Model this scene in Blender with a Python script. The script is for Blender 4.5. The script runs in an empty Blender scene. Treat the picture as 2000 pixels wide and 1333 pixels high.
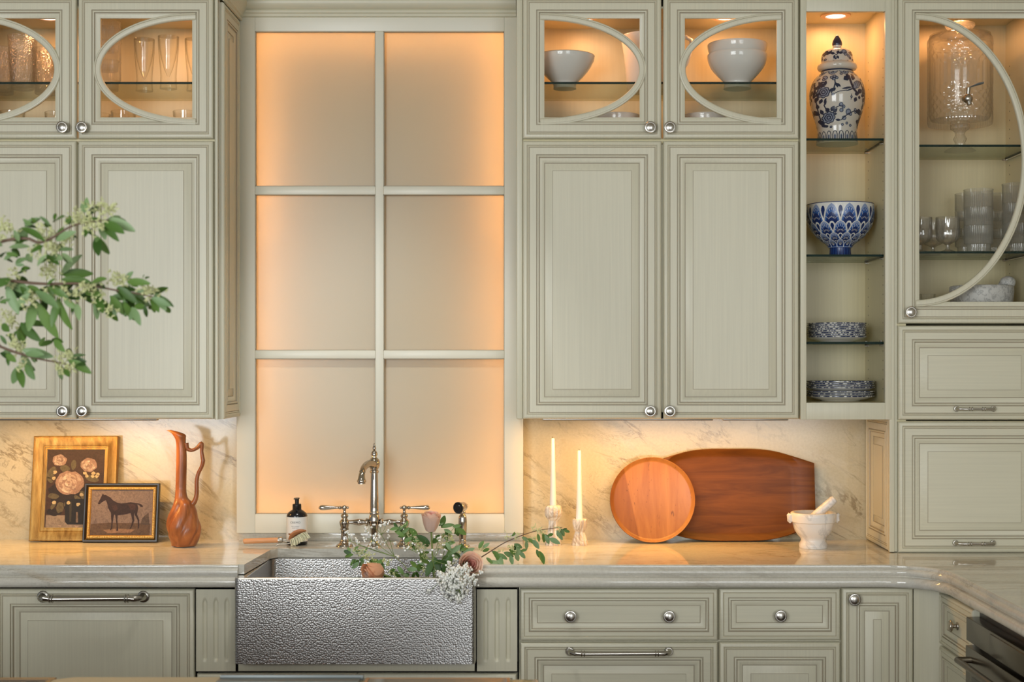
import bpy, bmesh, math, random
from mathutils import Matrix, Vector
random.seed(7)
PI = math.pi
scene = bpy.context.scene
COL = scene.collection

# ------------------------------------------------------------------ camera
CAM_Y, CAM_Z, FPX = -5.1, 1.555, 2778.0
cam_data = bpy.data.cameras.new('camera')
cam = bpy.data.objects.new('camera', cam_data); COL.objects.link(cam)
cam.location = (0, CAM_Y, CAM_Z); cam.rotation_euler = (PI/2, 0, 0)
cam_data.sensor_width = 36.0; cam_data.lens = FPX/2000*36
cam_data.shift_x = -0.025; cam_data.shift_y = 0.01925
cam_data.dof.use_dof = True; cam_data.dof.focus_distance = 4.75; cam_data.dof.aperture_fstop = 5.6
scene.camera = cam

# ------------------------------------------------------------------ world, large lights, exposure
world = bpy.data.worlds.new('world'); scene.world = world; world.use_nodes = True
world.node_tree.nodes['Background'].inputs[0].default_value = (0.93, 0.97, 1.0, 1)
world.node_tree.nodes['Background'].inputs[1].default_value = 0.255
vs = scene.view_settings
vs.view_transform = 'Standard'; vs.look = 'None'; vs.exposure = 0.0; vs.gamma = 1.0; vs.use_curve_mapping = False
scene.cycles.max_bounces = 10; scene.cycles.transparent_max_bounces = 24
scene.cycles.sample_clamp_indirect = 4.0
scene.cycles.caustics_reflective = False; scene.cycles.caustics_refractive = False

def area(name, loc, rot, sx, sy, power, color, spread=PI):
    d = bpy.data.lights.new(name, 'AREA'); d.shape = 'RECTANGLE'; d.size = sx; d.size_y = sy
    d.energy = power; d.color = color; d.spread = spread
    o = bpy.data.objects.new(name, d); COL.objects.link(o); o.location = loc; o.rotation_euler = rot
    return o
# daylight from the tall windows of the room, behind and left of the camera
area('daylight_window', (-2.6, -8.0, 1.9), (PI/2, 0, math.radians(-14)), 2.6, 2.4, 235, (0.94, 0.98, 1.0))
area('daylight_window', (1.6, -8.0, 1.9), (PI/2, 0, math.radians(8)), 2.0, 2.4, 95, (0.94, 0.98, 1.0))

# ------------------------------------------------------------------ measuring: a photograph point at a known depth Y
def X(px, Y): return (px-1050)*(Y-CAM_Y)/FPX
def Z(py, Y): return CAM_Z-(py-705)*(Y-CAM_Y)/FPX
def P(px, py, Y): return Vector((X(px, Y), Y, Z(py, Y)))

# ------------------------------------------------------------------ materials
MATS = {}
def new_mat(name):
    m = bpy.data.materials.new(name); m.use_nodes = True; MATS[name] = m
    return m, m.node_tree, m.node_tree.nodes['Principled BSDF']
def setp(b, **k):
    for n, v in k.items():
        n = {'color': 'Base Color', 'rough': 'Roughness', 'metal': 'Metallic', 'spec': 'Specular IOR Level', 'coat': 'Coat Weight',
             'coat_rough': 'Coat Roughness', 'sss': 'Subsurface Weight', 'trans': 'Transmission Weight', 'emit': 'Emission Color',
             'emit_s': 'Emission Strength'}[n]
        if n in ('Base Color', 'Emission Color') and len(v) == 3: v = (*v, 1)
        b.inputs[n].default_value = v
def srgb(r, g, b):
    f = lambda c: (c/255/12.92) if c/255 <= .04045 else ((c/255+.055)/1.055)**2.4
    return (f(r), f(g), f(b))
def plain(name, color, rough=.5, **k):
    m, t, b = new_mat(name); setp(b, color=color, rough=rough, **k); return m
def coords(t, scale=(1, 1, 1), rot=(0, 0, 0), src='Object'):
    if src == 'World':
        g = t.nodes.new('ShaderNodeNewGeometry'); out = g.outputs['Position']
    else:
        g = t.nodes.new('ShaderNodeTexCoord'); out = g.outputs[src]
    mp = t.nodes.new('ShaderNodeMapping'); mp.inputs['Scale'].default_value = scale; mp.inputs['Rotation'].default_value = rot
    t.links.new(out, mp.inputs['Vector']); return mp.outputs[0]
def noise(t, vec, scale, detail=4, rough=.5, dist=0):
    n = t.nodes.new('ShaderNodeTexNoise'); n.inputs['Scale'].default_value = scale; n.inputs['Detail'].default_value = detail
    n.inputs['Roughness'].default_value = rough; n.inputs['Distortion'].default_value = dist
    t.links.new(vec, n.inputs['Vector']); return n.outputs['Fac']
def ramp(t, fac, stops):
    r = t.nodes.new('ShaderNodeValToRGB'); e = r.color_ramp.elements
    while len(e) < len(stops): e.new(.5)
    for i, (p, c) in enumerate(stops):
        e[i].position = p; e[i].color = (*c, 1) if len(c) == 3 else c
    t.links.new(fac, r.inputs[0]); return r.outputs[0]
def mix(t, a, b, fac, mode='MIX'):
    m = t.nodes.new('ShaderNodeMix'); m.data_type = 'RGBA'; m.blend_type = mode
    for sock, v in ((0, fac), (6, a), (7, b)):
        if hasattr(v, 'is_output'): t.links.new(v, m.inputs[sock])
        elif sock == 0: m.inputs[0].default_value = v
        else: m.inputs[sock].default_value = (*v, 1)
    return m.outputs[2]
def bump(t, b, h, strength=.3, dist=.01, sock='Normal'):
    n = t.nodes.new('ShaderNodeBump'); n.inputs['Strength'].default_value = strength; n.inputs['Distance'].default_value = dist
    t.links.new(h, n.inputs['Height']); t.links.new(n.outputs[0], b.inputs[sock])

def paint(name, col, scale):
    m, t, b = new_mat(name); setp(b, rough=.38, coat=.0)
    v = coords(t, scale, src='World'); f = noise(t, v, 1.0, 4, .6)
    d = tuple(c*.955 for c in col); l = tuple(min(1, c*1.03) for c in col)
    c = ramp(t, f, [(.3, d), (.7, l)]); t.links.new(c, b.inputs['Base Color']); return m
PAINT = (.65, .618, .475)
paint('paint', PAINT, (170, 170, 3)); paint('paint_horizontal', PAINT, (3, 170, 170))
plain('glaze', (.39, .34, .245), .5)
paint('interior_paint', (.66, .59, .365), (130, 130, 3))
plain('window_paint', (.74, .71, .585), .35)
m, t, b = new_mat('pane_board'); setp(b, color=(.66, .595, .435), rough=.25)
tl = t.nodes.new('ShaderNodeBsdfTranslucent'); tl.inputs[0].default_value = (.86, .78, .60, 1); mx = t.nodes.new('ShaderNodeMixShader'); mx.inputs[0].default_value = .4
t.links.new(b.outputs[0], mx.inputs[1]); t.links.new(tl.outputs[0], mx.inputs[2]); t.links.new(mx.outputs[0], [n for n in t.nodes if n.type == 'OUTPUT_MATERIAL'][0].inputs[0])
plain('gap_dark', (.02, .015, .01), .8)

def stone(name, base, warm, grey, white, rough=.12, ang=-30, scl=(1.5, 2.2, 4.4), vein=1.0):
    m, t, b = new_mat(name); setp(b, rough=rough)
    v = coords(t, (1, 1, 1), (0, math.radians(ang), 0), 'World')
    st = t.nodes.new('ShaderNodeMapping'); st.inputs['Scale'].default_value = scl; t.links.new(v, st.inputs[0]); sv = st.outputs[0]
    c = ramp(t, noise(t, sv, 1.5, 7, .62, 1.2), [(.30, grey), (.45, base), (.60, base), (.76, warm)])
    v1 = ramp(t, noise(t, sv, .75, 10, .66, 1.6), [(.474, (0, 0, 0)), (.497, (1, 1, 1)), (.503, (1, 1, 1)), (.524, (0, 0, 0))])
    br = ramp(t, noise(t, sv, 2.2, 3, .5), [(.42, (0, 0, 0)), (.62, (1, 1, 1))])
    c = mix(t, c, tuple(x*.45 for x in warm), mix(t, (0, 0, 0), mix(t, v1, br, 1.0, 'MULTIPLY'), .75*vein))
    v2 = ramp(t, noise(t, sv, 1.9, 9, .64, 1.2), [(.440, (0, 0, 0)), (.449, (1, 1, 1)), (.458, (0, 0, 0))])
    b2 = ramp(t, noise(t, sv, 1.1, 3, .5), [(.46, (0, 0, 0)), (.60, (1, 1, 1))])
    c = mix(t, c, (.17, .14, .10), mix(t, (0, 0, 0), mix(t, v2, b2, 1.0, 'MULTIPLY'), .7*vein))
    v3 = ramp(t, noise(t, sv, .6, 5, .6, 1.2), [(.57, (0, 0, 0)), (.61, (1, 1, 1)), (.66, (0, 0, 0))])
    c = mix(t, c, white, mix(t, (0, 0, 0), v3, .35))
    g = noise(t, coords(t, (1, 1, 1), src='World'), 110, 3, .7)
    c = mix(t, c, ramp(t, g, [(.35, (.72, .70, .66)), (.6, (1, 1, 1))]), .3, 'MULTIPLY')
    t.links.new(c, b.inputs['Base Color']); return m
stone('quartzite', (.57, .515, .365), (.48, .37, .205), (.44, .415, .325), (.66, .63, .52))
stone('quartzite_counter', (.645, .615, .535), (.58, .48, .34), (.52, .51, .47), (.75, .735, .70), .05, -7, (.9, 3.2, 5.0), .6)
def marble(name, base, vein, scale, lo=.47, hi=.53, rough=.25, mixf=.8):
    m, t, b = new_mat(name); setp(b, rough=rough)
    f = noise(t, coords(t), scale, 6, .6, 1.2)
    c = ramp(t, f, [(lo-.03, (0, 0, 0)), ((lo+hi)/2, (1, 1, 1)), (hi+.03, (0, 0, 0))])
    c = mix(t, base, vein, mix(t, (0, 0, 0), c, mixf)); t.links.new(c, b.inputs['Base Color']); return m
marble('white_marble', (.80, .77, .73), (.47, .47, .47), 5, .494, .506, .3, .55)
marble('grey_marble', (.58, .575, .55), (.16, .16, .155), 60, .38, .48, .45, .6)
marble('onyx_marble', (.72, .66, .57), (.36, .25, .16), 14, .42, .50, .3, .75)

def wood(name, a, b_, scale, rough=.4, dist=1.0, coat=0.0):
    m, t, b = new_mat(name); setp(b, rough=rough, coat=coat)
    f = noise(t, coords(t, scale), 1.0, 6, .6, dist)
    c = ramp(t, f, [(.28, a), (.5, tuple((p+q)/2 for p, q in zip(a, b_))), (.72, b_)]); t.links.new(c, b.inputs['Base Color']); return m
wood('walnut_tray', (.080, .023, .002), (.195, .062, .006), (2.5, 10, 26), .45, 1.0, .0); MATS['walnut_tray'].node_tree.nodes['Principled BSDF'].inputs['Specular IOR Level'].default_value = .25
wood('carved_wood', (.19, .050, .012), (.48, .165, .05), (16, 16, 5), .33, 2.0, .1)
wood('pale_wood', (.60, .27, .11), (.76, .40, .19), (4, 30, 30), .45)
wood('floor_wood', (.055, .028, .012), (.14, .078, .036), (1.2, 12, 12), .35)
wood('brown_wood', (.13, .07, .02), (.28, .16, .05), (6, 20, 20), .4)
m, t, b = new_mat('maple_tray'); setp(b, rough=.38)
f = noise(t, coords(t, (26, 26, 4), (0, math.radians(14), 0)), 1.0, 6, .6, .8)
c = ramp(t, f, [(.28, (.26, .092, .020)), (.72, (.41, .172, .042))])
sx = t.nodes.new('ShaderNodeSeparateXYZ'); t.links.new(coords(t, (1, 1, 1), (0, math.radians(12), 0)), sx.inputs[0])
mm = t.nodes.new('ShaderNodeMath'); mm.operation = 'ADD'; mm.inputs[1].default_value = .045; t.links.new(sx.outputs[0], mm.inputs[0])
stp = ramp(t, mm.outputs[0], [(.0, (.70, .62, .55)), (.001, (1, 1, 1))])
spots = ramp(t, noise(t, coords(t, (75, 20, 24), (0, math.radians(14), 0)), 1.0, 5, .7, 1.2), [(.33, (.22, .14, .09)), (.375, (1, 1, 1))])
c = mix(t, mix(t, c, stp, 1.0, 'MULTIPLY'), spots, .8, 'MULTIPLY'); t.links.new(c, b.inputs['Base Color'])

plain('polished_nickel', (.50, .445, .375), .12, metal=1.0)
plain('brushed_nickel', (.50, .475, .43), .27, metal=1.0)
plain('aged_nickel', (.46, .42, .36), .30, metal=1.0)
m, t, b = new_mat('hammered_steel'); setp(b, color=(.47, .462, .45), rough=.33, metal=1.0)
vo = t.nodes.new('ShaderNodeTexVoronoi'); vo.feature = 'F1'; vo.voronoi_dimensions = '2D'; vo.inputs['Scale'].default_value = 168; vo.inputs['Randomness'].default_value = .8
nv = noise(t, coords(t, src='World'), 9, 2)
wv = t.nodes.new('ShaderNodeVectorMath'); wv.operation = 'MULTIPLY_ADD'; wv.inputs[1].default_value = (.007, .007, .007)
t.links.new(nv, wv.inputs[0]); t.links.new(coords(t, (1, 1, 1), src='World'), wv.inputs[2]); 
hs = t.nodes.new('ShaderNodeSeparateXYZ'); t.links.new(wv.outputs[0], hs.inputs[0]); hc = t.nodes.new('ShaderNodeCombineXYZ'); ha = t.nodes.new('ShaderNodeMath'); ha.operation = 'ADD'
t.links.new(hs.outputs[0], ha.inputs[0]); t.links.new(hs.outputs[1], ha.inputs[1]); t.links.new(ha.outputs[0], hc.inputs[0]); t.links.new(hs.outputs[2], hc.inputs[1]); t.links.new(hc.outputs[0], vo.inputs['Vector'])
iv = t.nodes.new('ShaderNodeMath'); iv.operation = 'SUBTRACT'; iv.inputs[0].default_value = 1; t.links.new(vo.outputs['Distance'], iv.inputs[1])
bump(t, b, iv.outputs[0], .36, .0019)
plain('steel_edge', (.55, .52, .47), .25, metal=1.0)
plain('black_steel', (.11, .09, .062), .25, metal=.9)
plain('grey_metal', (.17, .19, .19), .45, metal=.4)
plain('black', (.012, .011, .010), .3)
plain('black_gloss', (.012, .010, .009), .10)
def glass(name, tint, edge, base_gloss=.035, rough=.02, bumpscale=None, body=0.0, bstr=.5, refr=0.0):
    m = bpy.data.materials.new(name); m.use_nodes = True; MATS[name] = m; t = m.node_tree; t.nodes.clear()
    out = t.nodes.new('ShaderNodeOutputMaterial'); tr = t.nodes.new('ShaderNodeBsdfTransparent'); gl = t.nodes.new('ShaderNodeBsdfGlossy')
    gl.inputs['Roughness'].default_value = rough; lw = t.nodes.new('ShaderNodeLayerWeight'); lw.inputs['Blend'].default_value = .5
    c = ramp(t, lw.outputs['Facing'], [(.35, tint), (.92, edge)]); t.links.new(c, tr.inputs[0])
    b0 = .03+base_gloss; fr = lw
    ad = ramp(t, lw.outputs['Facing'], [(.0, (b0,)*3), (.6, (b0*1.5,)*3), (.85, (b0+.14,)*3), (1.0, (b0+.5,)*3)])
    mx = t.nodes.new('ShaderNodeMixShader'); t.links.new(ad, mx.inputs[0]); t.links.new(tr.outputs[0], mx.inputs[1]); t.links.new(gl.outputs[0], mx.inputs[2])
    last = mx.outputs[0]
    if refr:
        rf = t.nodes.new('ShaderNodeBsdfRefraction'); rf.inputs['IOR'].default_value = 1.25; rf.inputs['Roughness'].default_value = .02; t.links.new(c, rf.inputs[0])
        m3 = t.nodes.new('ShaderNodeMixShader'); m3.inputs[0].default_value = refr; t.links.new(tr.outputs[0], m3.inputs[1]); t.links.new(rf.outputs[0], m3.inputs[2]); t.links.new(m3.outputs[0], mx.inputs[1])
    if body:
        df = t.nodes.new('ShaderNodeBsdfTranslucent'); df.inputs[0].default_value = (.9, .9, .88, 1); d2 = t.nodes.new('ShaderNodeBsdfDiffuse'); d2.inputs[0].default_value = (.8, .8, .78, 1)
        a2 = t.nodes.new('ShaderNodeMixShader'); a2.inputs[0].default_value = .5; t.links.new(df.outputs[0], a2.inputs[1]); t.links.new(d2.outputs[0], a2.inputs[2])
        m2 = t.nodes.new('ShaderNodeMixShader'); m2.inputs[0].default_value = body; t.links.new(last, m2.inputs[1]); t.links.new(a2.outputs[0], m2.inputs[2]); last = m2.outputs[0]
    if bumpscale:
        v = t.nodes.new('ShaderNodeTexVoronoi'); v.inputs['Scale'].default_value = bumpscale; t.links.new(coords(t), v.inputs['Vector'])
        bn = t.nodes.new('ShaderNodeBump'); bn.inputs['Strength'].default_value = bstr; bn.inputs['Distance'].default_value = .004
        t.links.new(v.outputs['Distance'], bn.inputs['Height'])
        for n in (gl, lw): t.links.new(bn.outputs[0], n.inputs['Normal'])
    t.links.new(last, out.inputs[0]); return m
glass('clear_glass', (.995, .995, .985), (.70, .69, .64), .02)
glass('ribbed_glass', (.99, .99, .975), (.84, .84, .78), .03, .15, None, .15)
glass('cut_glass', (.998, .996, .99), (.84, .82, .78), .09, .08, None, .05, .5, .15)
glass('bubbled_glass', (.96, .955, .94), (.62, .60, .55), .08, .06, 170, .05, 1.0)
glass('door_glass', (.995, .995, .99), (.9, .9, .9), -.02, .0)
glass('shelf_glass', (.945, .955, .92), (.72, .77, .70), -.01, .0)
plain('shelf_edge', (.004, .018, .012), .5, spec=.15)
plain('white_ceramic', (.72, .70, .65), .12)
plain('grey_white_ceramic', (.66, .655, .61), .10)
plain('jar_white', (.52, .50, .44), .09)
plain('jar_navy', (.022, .030, .058), .15)
plain('jar_blue_wash', (.20, .235, .30), .15)
plain('bowl_white', (.72, .71, .67), .25)
plain('bowl_navy', (.008, .025, .12), .25)
plain('bowl_blue', (.030, .10, .32), .25)
plain('bowl_pale', (.24, .31, .48), .3)
m, t, b = new_mat('plate_rim'); setp(b, rough=.2)
f = noise(t, coords(t, (1, 1, 1)), 120, 2, .5)
c = ramp(t, f, [(.44, (.025, .035, .09)), (.52, (.10, .12, .2)), (.56, (.70, .69, .65))]); t.links.new(c, b.inputs['Base Color'])
m, t, b = new_mat('gold_leaf'); setp(b, rough=.46, metal=.75)
c = ramp(t, noise(t, coords(t, (60, 60, 9)), 1.0, 5, .65), [(.3, (.15, .07, .014)), (.55, (.30, .17, .042)), (.8, (.44, .30, .10))]); t.links.new(c, b.inputs['Base Color'])
plain('gold_trim', (.60, .37, .11), .35, metal=.8)
plain('frame_black', (.010, .008, .006), .3)
plain('candle_wax', (.86, .83, .80), .4, sss=.0)
plain('wick', (.03, .025, .02), .8)
plain('soap_black', (.010, .010, .012), .16)
plain('soap_label', (.80, .785, .73), .45)
plain('ink', (.03, .03, .035), .5)
plain('ink_blue', (.02, .10, .17), .5)
plain('bristle', (.80, .78, .56), .7)
def leaf_mat(name, a, b_):
    m, t, b = new_mat(name); setp(b, rough=.5)
    oi = t.nodes.new('ShaderNodeObjectInfo'); c = mix(t, a, b_, oi.outputs['Random']); t.links.new(c, b.inputs['Base Color'])
    b.inputs['Transmission Weight'].default_value = 0
    return m
leaf_mat('leaf_sage', (.13, .23, .085), (.23, .33, .15))
leaf_mat('leaf_green', (.065, .145, .02), (.125, .225, .045))
leaf_mat('leaf_dark', (.025, .07, .008), (.06, .14, .012))
plain('twig', (.14, .085, .055), .7); plain('green_stem', (.16, .22, .05), .6)
plain('cream_blossom', (.62, .64, .33), .6); plain('white_blossom', (.86, .86, .80), .7)
def petal_mat(name, c):
    m, t, b = new_mat(name); setp(b, color=c, rough=.55); tl = t.nodes.new('ShaderNodeBsdfTranslucent'); tl.inputs[0].default_value = (*c, 1)
    mx = t.nodes.new('ShaderNodeMixShader'); mx.inputs[0].default_value = .35; out = [n for n in t.nodes if n.type == 'OUTPUT_MATERIAL'][0]
    t.links.new(b.outputs[0], mx.inputs[1]); t.links.new(tl.outputs[0], mx.inputs[2]); t.links.new(mx.outputs[0], out.inputs[0])
petal_mat('rose_petal', (.88, .66, .54)); petal_mat('rose_petal_deep', (.86, .50, .43)); petal_mat('rose_petal_orange', (.88, .50, .30))
def emit(name, color, s):
    m, t, b = new_mat(name); setp(b, color=(0, 0, 0), emit=color, emit_s=s); return m
emit('lamp_lens', (1.0, .90, .78), 3.0)
plain('pale_board', (.62, .52, .34), .5); plain('orange_glow_and_patch', (.45, .22, .08), .35, metal=.8)
plain('copper_wood', (.40, .16, .06), .45); plain('leaf_calyx', (.14, .24, .05), .5)
plain('lamp_ring', (.80, .52, .34), .4)
plain('plaster', (.72, .70, .62), .8)
def canvas(name, c):
    m, t, b = new_mat(name); setp(b, rough=.5, spec=.25)
    f = noise(t, coords(t, (1, 1, 1)), 75, 5, .7, 1.5)
    t.links.new(ramp(t, f, [(.3, tuple(x*.55 for x in c)), (.55, c), (.75, tuple(min(1, x*1.25) for x in c))]), b.inputs['Base Color'])
for i, c in enumerate([(58, 40, 27), (38, 29, 22), (128, 114, 100), (158, 138, 122), (134, 108, 94), (182, 164, 148), (84, 76, 54), (54, 50, 38), (104, 88, 74), (168, 152, 116), (30, 27, 23)]):
    canvas('canvas_%d' % i, srgb(*c))
for i, c in enumerate([(112, 98, 92), (96, 84, 80), (44, 30, 26), (60, 40, 33), (128, 100, 78), (84, 66, 50), (74, 62, 54)]):
    canvas('horse_%d' % i, srgb(*c))

# ------------------------------------------------------------------ mesh building
class MB:
    def __init__(s): s.v = []; s.f = []; s.m = []
    def add(s, vs, fs, mat=0, M=None):
        o = len(s.v)
        for p in vs:
            p = Vector(p); s.v.append(M(p) if callable(M) else (M @ p if M is not None else p))
        for i, f in enumerate(fs):
            s.f.append([o+k for k in f]); s.m.append(mat[i] if isinstance(mat, list) else mat)
        return s
    def box(s, x0, x1, y0, y1, z0, z1, mat=0, M=None, bev=0):
        if x0 > x1: x0, x1 = x1, x0
        if y0 > y1: y0, y1 = y1, y0
        if z0 > z1: z0, z1 = z1, z0
        if bev:
            b = bev; vs = []; idx = {}
            bm = bmesh.new(); bmesh.ops.create_cube(bm, size=1)
            for q in bm.verts: q.co = Vector(((x0+x1)/2+q.co.x*(x1-x0), (y0+y1)/2+q.co.y*(y1-y0), (z0+z1)/2+q.co.z*(z1-z0)))
            bmesh.ops.bevel(bm, geom=bm.edges[:], offset=b, segments=2, affect='EDGES', profile=.5)
            bm.verts.index_update()
            s.add([q.co.copy() for q in bm.verts], [[q.index for q in f.verts] for f in bm.faces], mat, M); bm.free(); return s
        vs = [(x, y, z) for x in (x0, x1) for y in (y0, y1) for z in (z0, z1)]
        return s.add(vs, [(0, 1, 3, 2), (4, 6, 7, 5), (0, 4, 5, 1), (2, 3, 7, 6), (0, 2, 6, 4), (1, 5, 7, 3)], mat, M)
    def lathe(s, prof, seg=32, mat=0, M=None, mod=None, matfn=None):
        vs = []; fs = []; ms = []
        for (r, z) in prof:
            for k in range(seg):
                a = 2*PI*k/seg; q = r*(mod(a, z) if mod else 1); vs.append((q*math.cos(a), q*math.sin(a), z))
        for i in range(len(prof)-1):
            for k in range(seg):
                k2 = (k+1) % seg; fs.append((i*seg+k, i*seg+k2, (i+1)*seg+k2, (i+1)*seg+k)); ms.append(matfn(i) if matfn else mat)
        n = len(prof)
        if prof[0][0] > 1e-6: fs.append(tuple(range(seg-1, -1, -1))); ms.append(matfn(0) if matfn else mat)
        if prof[-1][0] > 1e-6: fs.append(tuple(range((n-1)*seg, n*seg))); ms.append(matfn(n-2) if matfn else mat)
        return s.add(vs, fs, ms, M)
    def tube(s, pts, rad, seg=8, mat=0, M=None, flat=1.0):
        pts = [Vector(p) for p in pts]; n = len(pts); vs = []; fs = []
        if not isinstance(rad, (list, tuple)): rad = [rad]*n
        up = Vector((.13, .31, .94)).normalized()
        for i, p in enumerate(pts):
            d = (pts[min(i+1, n-1)]-pts[max(i-1, 0)]).normalized()
            if abs(d.dot(up)) > .95: up = Vector((.9, .3, .1)).normalized()
            a = d.cross(up).normalized(); b = a.cross(d).normalized()
            for k in range(seg):
                w = 2*PI*k/seg; vs.append(p+(a*math.cos(w)+b*math.sin(w)*flat)*rad[i])
        for i in range(n-1):
            for k in range(seg):
                k2 = (k+1) % seg; fs.append((i*seg+k, i*seg+k2, (i+1)*seg+k2, (i+1)*seg+k))
        fs.append(tuple(range(seg-1, -1, -1))); fs.append(tuple(range((n-1)*seg, n*seg)))
        return s.add(vs, fs, mat, M)
    def loops(s, rings, mats=0, close=True, cap0=False, cap1=False, M=None):
        n = len(rings[0]); vs = [p for r in rings for p in r]; fs = []; ms = []
        for i in range(len(rings)-1):
            for k in range(n if close else n-1):
                k2 = (k+1) % n; fs.append((i*n+k, i*n+k2, (i+1)*n+k2, (i+1)*n+k)); ms.append(mats[i] if isinstance(mats, list) else mats)
        if cap0: fs.append(tuple(range(n-1, -1, -1))); ms.append(mats[0] if isinstance(mats, list) else mats)
        if cap1: fs.append(tuple(range((len(rings)-1)*n, len(rings)*n))); ms.append(mats[-1] if isinstance(mats, list) else mats)
        return s.add(vs, fs, ms, M)
    def sphere(s, c, r, mat=0, seg=8, rings=5, sc=(1, 1, 1)):
        vs = []; c = Vector(c)
        pr = [(math.sin(PI*i/rings), -math.cos(PI*i/rings)) for i in range(rings+1)]
        pr[0] = (0.02, -1); pr[-1] = (.02, 1)
        return s.lathe(pr, seg, mat, lambda p: Vector((c.x+p.x*r*sc[0], c.y+p.y*r*sc[1], c.z+p.z*r*sc[2])))
    def build(s, name, mats, parent=None, ang=38, world=True):
        """link as ONE mesh object; world: the vertices are world positions and the origin goes to the parent's place"""
        off = Vector((0, 0, 0))
        if parent is not None and world: off = Vector(parent['_o'])
        me = bpy.data.meshes.new(name); me.from_pydata([v-off for v in s.v], [], s.f)
        if isinstance(mats, str): mats = [mats]
        for m_ in mats: me.materials.append(MATS[m_])
        me.polygons.foreach_set('material_index', s.m)
        bm = bmesh.new(); bm.from_mesh(me); bmesh.ops.recalc_face_normals(bm, faces=bm.faces[:]); bm.to_mesh(me); bm.free()
        me.polygons.foreach_set('use_smooth', [True]*len(me.polygons)); me.set_sharp_from_angle(angle=math.radians(ang))
        o = bpy.data.objects.new(name, me); COL.objects.link(o); o['_o'] = tuple(off)
        if parent is not None: o.parent = parent
        return o
    def single(s, name, mats, origin, ang=38):
        """a thing that is one mesh, its origin at its base"""
        e = {'_o': tuple(origin)}; off = Vector(origin)
        o = s.build(name, mats, None, ang)
        for v in o.data.vertices: v.co -= off
        o.location = off; o['_o'] = tuple(off); return o

def tag(o, label=None, cat=None, group=None, kind=None):
    if label: o['label'] = label
    if cat: o['category'] = cat
    if group: o['group'] = group
    if kind: o['kind'] = kind
    return o
def thing(name, loc, label=None, cat=None, group=None, kind=None):
    o = bpy.data.objects.new(name, None); COL.objects.link(o); o.location = loc; o['_o'] = tuple(loc); o.empty_display_size = .05
    return tag(o, label, cat, group, kind)
def copy_tree(o, parent=None):
    c = o.copy(); COL.objects.link(c)
    if parent is not None: c.parent = parent
    for ch in list(o.children): copy_tree(ch, c)
    return c
ORD = ['top', 'second', 'third', 'fourth', 'fifth', 'sixth', 'seventh', 'eighth', 'ninth']

# face maps: u to the viewer's right, v up, w out of the face
def face_front(yf): return lambda p: Vector((p.x, yf-p.z, p.y))            # looks toward the camera
def face_left(xf): return lambda p: Vector((xf-p.z, -p.x, p.y))            # looks toward -X, u = -Y
def face_right(xf): return lambda p: Vector((xf+p.z, p.x, p.y))            # looks toward +X, u = +Y
def rect_loops(mb, u0, u1, v0, v1, prof, M, cap=None, k=.001):
    rings = []; ms = []
    for i, (o, d, m_) in enumerate(prof):
        o *= k; d *= k
        rings.append([(u0+o, v0+o, -d), (u1-o, v0+o, -d), (u1-o, v1-o, -d), (u0+o, v1-o, -d)])
        if i: ms.append(m_)
    mb.loops(rings, ms, M=M)
    if cap is not None: mb.add(rings[-1], [(0, 1, 2, 3)], cap, M)
FRAME = [(0, 22, 0), (0, 7, 0), (2, 3.2, 0), (6, .8, 0), (13, .3, 0), (14.6, 3.0, 0), (16.4, 3.3, 1), (18.5, 1.3, 0), (20.3, 2.4, 0), (21, 3.5, 1), (22.8, 3.3, 1),
         (23.4, 1.8, 0), (45, 1.8, 0), (45.8, 4.6, 1), (48, 4.6, 1), (49.5, 1.6, 0), (51.5, .8, 0), (53.5, 1.8, 0), (55, 5.6, 1), (57.5, 6.2, 1), (59, 6.0, 0), (64, 7.2, 0),
         (70, 10.5, 0), (72, 11.5, 0)]
RAISED = [(0, 20, 1), (0, 13.6, 1), (3.2, 13.4, 1), (4, 13.0, 0), (27, 7.4, 0), (27.2, 5.8, 1), (28.4, 5.4, 1)]
DRAWER = [(0, 22, 0), (0, 7, 0), (2, 3.2, 0), (5, .8, 0), (11, .3, 0), (12.4, 3, 0), (14, 3.3, 1), (15.5, 1.6, 0), (27, 1.8, 0), (28, 5, 1), (30.3, 5, 1), (31.5, 2.2, 0), (33.5, 1.4, 0), (35.5, 2.4, 0),
          (37, 6, 1), (39, 6.4, 1), (40.5, 6.2, 0), (46, 7.6, 0), (53, 11, 0)]
FLATP = [(0, 20, 1), (0, 12.4, 1), (2.4, 12.2, 1), (3, 11.6, 0)]
KNOB = [(.0125, 0), (.0135, .002), (.0125, .004), (.007, .006), (.006, .012), (.008, .016), (.017, .019), (.0195, .0215), (.0197, .024), (.0182, .0258), (.0162, .0262), (.0156, .0250), (.0142, .0250), (.0136, .0266), (.0090, .0286), (.0045, .0294), (.0, .0296)]
def knob(M, u, v, w, parent, sc=1.0, mat='brushed_nickel'):
    mb = MB(); mb.lathe([(r*sc, z*sc) for r, z in KNOB], 28, 0, lambda p: M(Vector((u+p.x, v+p.y, w+p.z))))
    return mb.build('knob', mat, parent, 30)
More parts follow.
